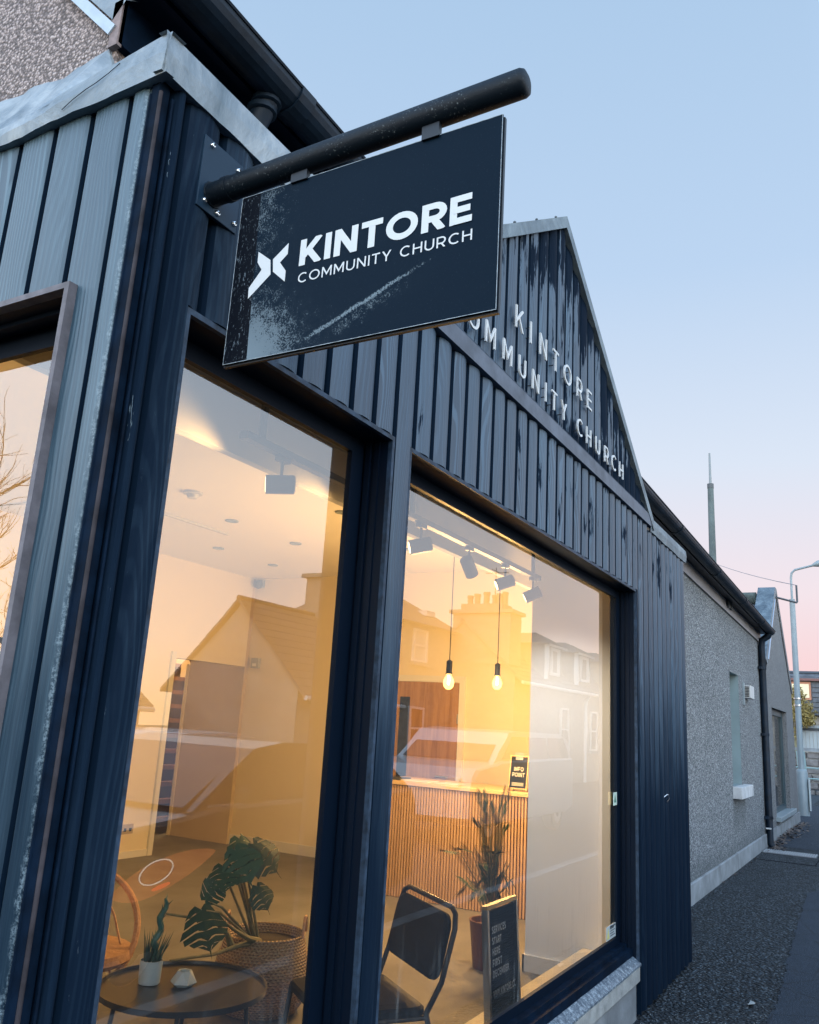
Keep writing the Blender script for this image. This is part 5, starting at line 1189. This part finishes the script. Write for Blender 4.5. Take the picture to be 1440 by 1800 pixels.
win(ob, 18.25, 19.0, 3.05, 3.92, -9.28, mat('bright_pane', (.55, .55, .52), .1)); win(ob, 18.2, 19.0, .8, 1.9, -9.28); obj('skylight', MB().box(19.5, 19.95, -9.9, -9.6, 4.40, 4.55), M_white, ob)
oc = thing('dormer_terrace', (28, -9, -.1), 'granite terrace with white dormers and a big chimney across the street', 'building')
roofed(oc, 20.7, 36, -7.4, -10.6, 2.95, 4.35, M_granite)
B = MB(); B.box(20.66, 21.5, -9.35, -7.55, 3.2, 4.62); B.box(20.56, 21.6, -9.45, -7.45, 4.62, 4.72); B.box(20.7, 21.46, -9.1, -7.85, 4.72, 4.9); ck = obj('chimney', B, M_granite, oc)
for k, y in enumerate((-9.0, -8.78, -8.5, -8.24, -8.1, -7.93)): obj('chimney_pot', MB().lathe([(.085, 4.88), (.08, 5.10 + .05 * (k % 3)), (.095, 5.12 + .05 * (k % 3)), (.095, 5.2 + .05 * (k % 3)), (.06, 5.2 + .05 * (k % 3))], (21.1, y, 0), 12), mat('clay_pot', (.34, .22, .15), .8) if k == 0 else bpy.data.materials['clay_pot'], ck)
obj('aerial', MB().tube([(21.0, -8.2, 4.9), (21.0, -8.2, 6.0)], .014, 5).tube([(21.0, -8.5, 5.85), (21.0, -7.8, 5.85)], .012, 5).tube([(20.7, -8.2, 5.9), (21.3, -8.2, 5.9)], .012, 5), M_dkgrey, ck)
for x0 in (22.9, 25.7, 29.2, 32.6):
    dmr = obj('dormer', MB().box(x0, x0 + 1.5, -9.2, -7.32, 2.95, 4.02), M_granite, oc)
    B = MB(); q = [(x0 - .15, -7.15, 4.02), (x0 + 1.65, -7.15, 4.02), (x0 + 1.65, -9.4, 4.02), (x0 - .15, -9.4, 4.02)]; r0, r1 = (x0 + .75, -7.9, 4.42), (x0 + .75, -9.4, 4.42)
    B.quad(q[0], q[1], r0); B.quad(q[1], q[2], r1, r0); B.quad(q[3], q[0], r0, r1); B.quad(*q[::-1]); obj('dormer_roof', B, M_slate, dmr)
    f = obj('window', MB().ring(x0 + .35, x0 + 1.15, 3.12, 3.94, -7.32, -7.25, .08), M_white, dmr); obj('cheek', MB().box(x0 - .02, x0 + .04, -7.36, -7.24, 2.98, 4.0), M_white, dmr); obj('fascia', MB().box(x0 - .1, x0 + 1.6, -7.20, -7.17, 3.95, 4.03), M_white, dmr)
for x0 in (24.5, 27.5, 30.5): win(oc, x0, x0 + .7, .9, 2.2, -7.38)
obj('downpipe', MB().tube([(26.9, -7.2, 2.75), (26.9, -7.36, 2.5), (26.9, -7.36, -.1)], .06, 8), M_white, oc)

# parked cars
def car(x, y, L, Wd, H, body, lab, rev=False, van=False, extra=None):
    c = thing('parked_car', (x + L / 2, y, -.1), lab, 'car', 'cars parked along the street'); z0 = -.10
    fx = (lambda k: x + L * k) if not rev else (lambda k: x + L * (1 - k))
    bt = [(0, .50), (.015, .58), (.06, .64), (.27, .70), (.33, .72), (.97, .74), (.995, .66), (1, .45)] if not van else [(0, .48), (.02, .60), (.05, .66), (.20, .70), (.24, .72), (.985, .74), (1, .68), (1, .42)]
    low = [(1, .22), (.93, .17), (.07, .17), (0, .25)]
    prof = [(fx(a), z0 + H * b) for a, b in bt + low]
    B = MB(); n = len(prof); lay = []
    for ins, wy in ((.045, .5), (.010, .485), (0, .44), (0, -.44), (.010, -.485), (.045, -.5)):
        cxm = x + L / 2; czm = z0 + H * .45; lay.append([(cxm + (a - cxm) * (1 - ins), y + wy * Wd, czm + (b - czm) * (1 - ins * 1.6)) for a, b in prof])
    for p_, q_ in zip(lay, lay[1:]):
        for i in range(n): B.quad(p_[i], q_[i], q_[(i + 1) % n], p_[(i + 1) % n])
    B.quad(*lay[0]); B.quad(*lay[-1][::-1]); bd = obj('body', B, body, c, smooth=35)
    rt = [(.27, .70), (.42, .965), (.50, .995), (.72, .985), (.86, .92), (.965, .74)] if not van else [(.20, .70), (.34, .975), (.45, 1.0), (.90, .99), (.955, .93), (.985, .74)]
    cab = [(fx(a), z0 + H * b) for a, b in rt]; B = MB(); lay = []
    for k, wy in ((1.0, .47), (.97, .47), (.97, -.47), (1.0, -.47)):
        lay.append([(a, y + wy * Wd * (1 - .22 * max(0, (b - z0) / H - .72)), b) for a, b in cab])
    n = len(cab)
    for p_, q_ in zip([lay[0], lay[3]], [lay[3]]):
        for i in range(n): B.quad(p_[i], q_[i], q_[(i + 1) % n], p_[(i + 1) % n])
    B.quad(*lay[0]); B.quad(*lay[3][::-1]); cb = obj('cabin', B, body, c, smooth=35)
    zb, zt = z0 + H * .735, z0 + H * .945
    for sg in (1, -1):
        yb_, yt = y + sg * Wd * .4745, y + sg * Wd * .4745 * (1 - .22 * .225)
        spans = ((.335, .455, .525, .535), (.55, .545, .73, .745), (.76, .755, .835, .90)) if not van else ((.26, .365, .50, .51), (.525, .52, .71, .72), (.735, .73, .915, .945))
        for a, b, c_, d_ in spans: obj('side_window', MB().prism([(fx(a), yb_, zb), (fx(b), yt, zt), (fx(c_), yt, zt), (fx(d_), yb_, zb)], (0, sg * .004, 0)), M_carglass, cb)
        for k in (.17, .82):
            wh = obj('wheel', MB().lathe([(.12, -.09), (.27, -.09), (.30, -.06), (.30, .06), (.27, .09), (.12, .09)], (fx(k), y + sg * Wd * .43, z0 + .29), 20, 'y'), M_tyre, c, smooth=40); obj('rim', MB().lathe([(.0, sg * .085), (.16, sg * .095), (.185, sg * .088), (.19, sg * .06)], (fx(k), y + sg * Wd * .43, z0 + .29), 18, 'y'), M_alu, wh)
        obj('headlight', MB().box(min(fx(-.004), fx(.06)), max(fx(-.004), fx(.06)), y + sg * Wd * .34 - .10, y + sg * Wd * .34 + .10, z0 + H * .50, z0 + H * .58), M_white, c)
        obj('tail_light', MB().box(min(fx(1.004), fx(.97)), max(fx(1.004), fx(.97)), y + sg * Wd * .40 - .08, y + sg * Wd * .40 + .06, z0 + H * .48, z0 + H * .66), M_tail, c)
        obj('belt_strip', MB().box(min(fx(.3), fx(.95)), max(fx(.3), fx(.95)), y + sg * Wd * .477, y + sg * Wd * .482, zb - .03, zb - .012), M_chrome, cb)
        obj('door_mirror', MB().box(min(fx(.35), fx(.385)), max(fx(.35), fx(.385)), y + sg * Wd * .50, y + sg * Wd * .50 + sg * .14, zb, zb + .10), body, cb)
    w0, w1_ = (cab[0], cab[1]); r0, r1 = (cab[-2], cab[-1])
    for (a, b), nm in (((w0, w1_), 'windscreen'), ((r1, r0), 'rear_window')):
        s_ = 1 if (b[0] > a[0]) == (not rev) else -1
        dx = (-.006 if not rev else .006) * (1 if nm == 'windscreen' else -1)
        A_, Bv = Vector((a[0] + dx, 0, a[1] + .02)), Vector((b[0] + dx, 0, b[1] - .02)); B = MB()
        B.quad((A_.x, y - Wd * .42, A_.z), (A_.x, y + Wd * .42, A_.z), (Bv.x, y + Wd * .38, Bv.z), (Bv.x, y - Wd * .38, Bv.z)); obj(nm, B, M_carglass, cb)
    return c, bd
M_carglass = mat('car_glass', (.015, .02, .025), .04, spec=.8); M_tyre = mat('tyre_rubber', (.012, .012, .013), .8); M_tail = mat('tail_lamp_red', (.50, .05, .02), .2)
M_cw = mat('white_car_paint', (.72, .73, .74), .25, coat=.6); M_cd = mat('dark_car_paint', (.008, .011, .018), .22, coat=.6); M_cs = mat('silver_white_paint', (.46, .48, .50), .28, coat=.6)
car(4.7, -5.6, 3.7, 1.5, 1.36, M_cw, 'white hatchback parked opposite the narrow window', rev=True)
car(9.5, -4.25, 4.3, 1.7, 1.55, M_cs, 'silver white people carrier parked opposite the wide window', van=True)
dk, bd = car(1.95, -2.95, 3.9, 1.5, 1.40, M_cd, 'dark hatchback parked on the near side by the kerb')
# round lamp unit in its orange almond housing on the dark car
bp = []
for i in range(24):
    a = 2 * math.pi * i / 24; bp.append((2.79 + .38 * math.cos(a), -2.195, .575 + .085 * math.sin(a) * (1 - .3 * math.cos(a)) * (1 - .35 * abs(math.cos(a)) ** 3) + .085 * math.cos(a)))
m_or = emit('glowing_orange_lamp', (1.0, .27, .09), .62)
lampu = obj('lamp_unit', MB().prism(bp, (0, .03, 0)), m_or, dk)
obj('chrome_ring', MB().tube([(2.68 + .125 * math.cos(a), -2.158, .592 + .062 * math.sin(a) + .018 * math.cos(a)) for a in [i * math.pi / 16 for i in range(32)]], .0035, 6, closed=True), emit('white_ring_light', (1, .95, .9), 1.7), lampu)  # ring glows by its own emission, standing for a halo lamp
obj('lamp_core', MB().prism([(2.73 + .07 * math.cos(a), -2.163, .508 + .012 * math.sin(a) + .012 * math.cos(a)) for a in [i * math.pi / 8 for i in range(16)]], (0, .006, 0)), emit('red_lamp_core', (1, .12, .03), 2.0), lampu)

# bare trees west of the corner, mirrored in the side window
M_bark = mat('bare_bark', (.045, .038, .032), .9)
def bare_tree(x, y, z, H, seed, lab):
    t_ = thing('bare_tree', (x, y, z), lab, 'tree', 'bare trees west of the corner'); rr = random.Random(seed); T = MB(); Cw = MB()
    def grow(p, d_, L, r_, dep):
        n = 4; pts = [p]; q = p; dd = d_
        for i in range(n): dd = (dd + Vector((rr.gauss(0, .16), rr.gauss(0, .16), rr.gauss(.05, .10)))).normalized(); q = q + dd * L / n; pts.append(q)
        (T if dep == 0 else Cw).tube(pts, [r_ * (1 - .5 * i / n) for i in range(n + 1)], 7 if dep < 2 else 4, cap=False)
        if dep >= 5: return
        for _ in range((3 if dep < 2 else 3 if dep < 4 else 2)):
            k = rr.randint(1, n); nd = (dd + Vector((rr.gauss(0, .6), rr.gauss(0, .6), rr.gauss(.12, .4)))).normalized(); grow(pts[k], nd, L * rr.uniform(.55, .78), r_ * .52, dep + 1)
        grow(q, dd, L * .72, r_ * .55, dep + 1)
    grow(Vector((x, y, z)), Vector((0, 0, 1)), H * .33, H * .018, 0)
    obj('trunk', T, M_bark, t_); obj('crown', Cw, M_bark, t_)
bare_tree(-8.0, 11.2, -.2, 8.2, 3, 'bare tree with fine twigs nearest the corner'); bare_tree(-10.5, 15.5, -.2, 7.5, 8, 'bare tree farther back west of the corner')
hg = thing('boundary_wall', (-14, 10, -.2), 'low stone boundary wall west of the corner', 'wall'); obj('body', MB().box(-14.3, -14, -4, 30, -.2, 1.3), M_granite, hg); obj('coping', MB().box(-14.4, -13.9, -4, 30, 1.3, 1.4), M_conc, hg)
hd_ = thing('clipped_hedge', (-3.4, 5, -.1), 'dark clipped hedge along the path west of the corner', 'hedge')  # unseen hedge added to hold low sky light off the side wall
obj('twigs', MB().box(-3.75, -3.15, -.4, 12, -.15, 1.30), mat('hedge_core', (.012, .016, .010), .95), hd_)
B = MB(); rr = random.Random(31)
for _ in range(5200): q = Vector((rr.choice((-3.1, -3.8)) + rr.gauss(0, .05), rr.uniform(-.45, 12.05), rr.uniform(-.05, 1.38))) if rr.random() < .6 else Vector((rr.uniform(-3.8, -3.1), rr.uniform(-.45, 12.05), 1.34 + rr.gauss(0, .035))); leaf_quad(B, q.x, q.y, q.z, rr.uniform(.025, .05), rr)
tag(obj('foliage', B, mat('hedge_leaf', (.022, .035, .018), .7, var=(9, .5)), hd_), kind='stuff')
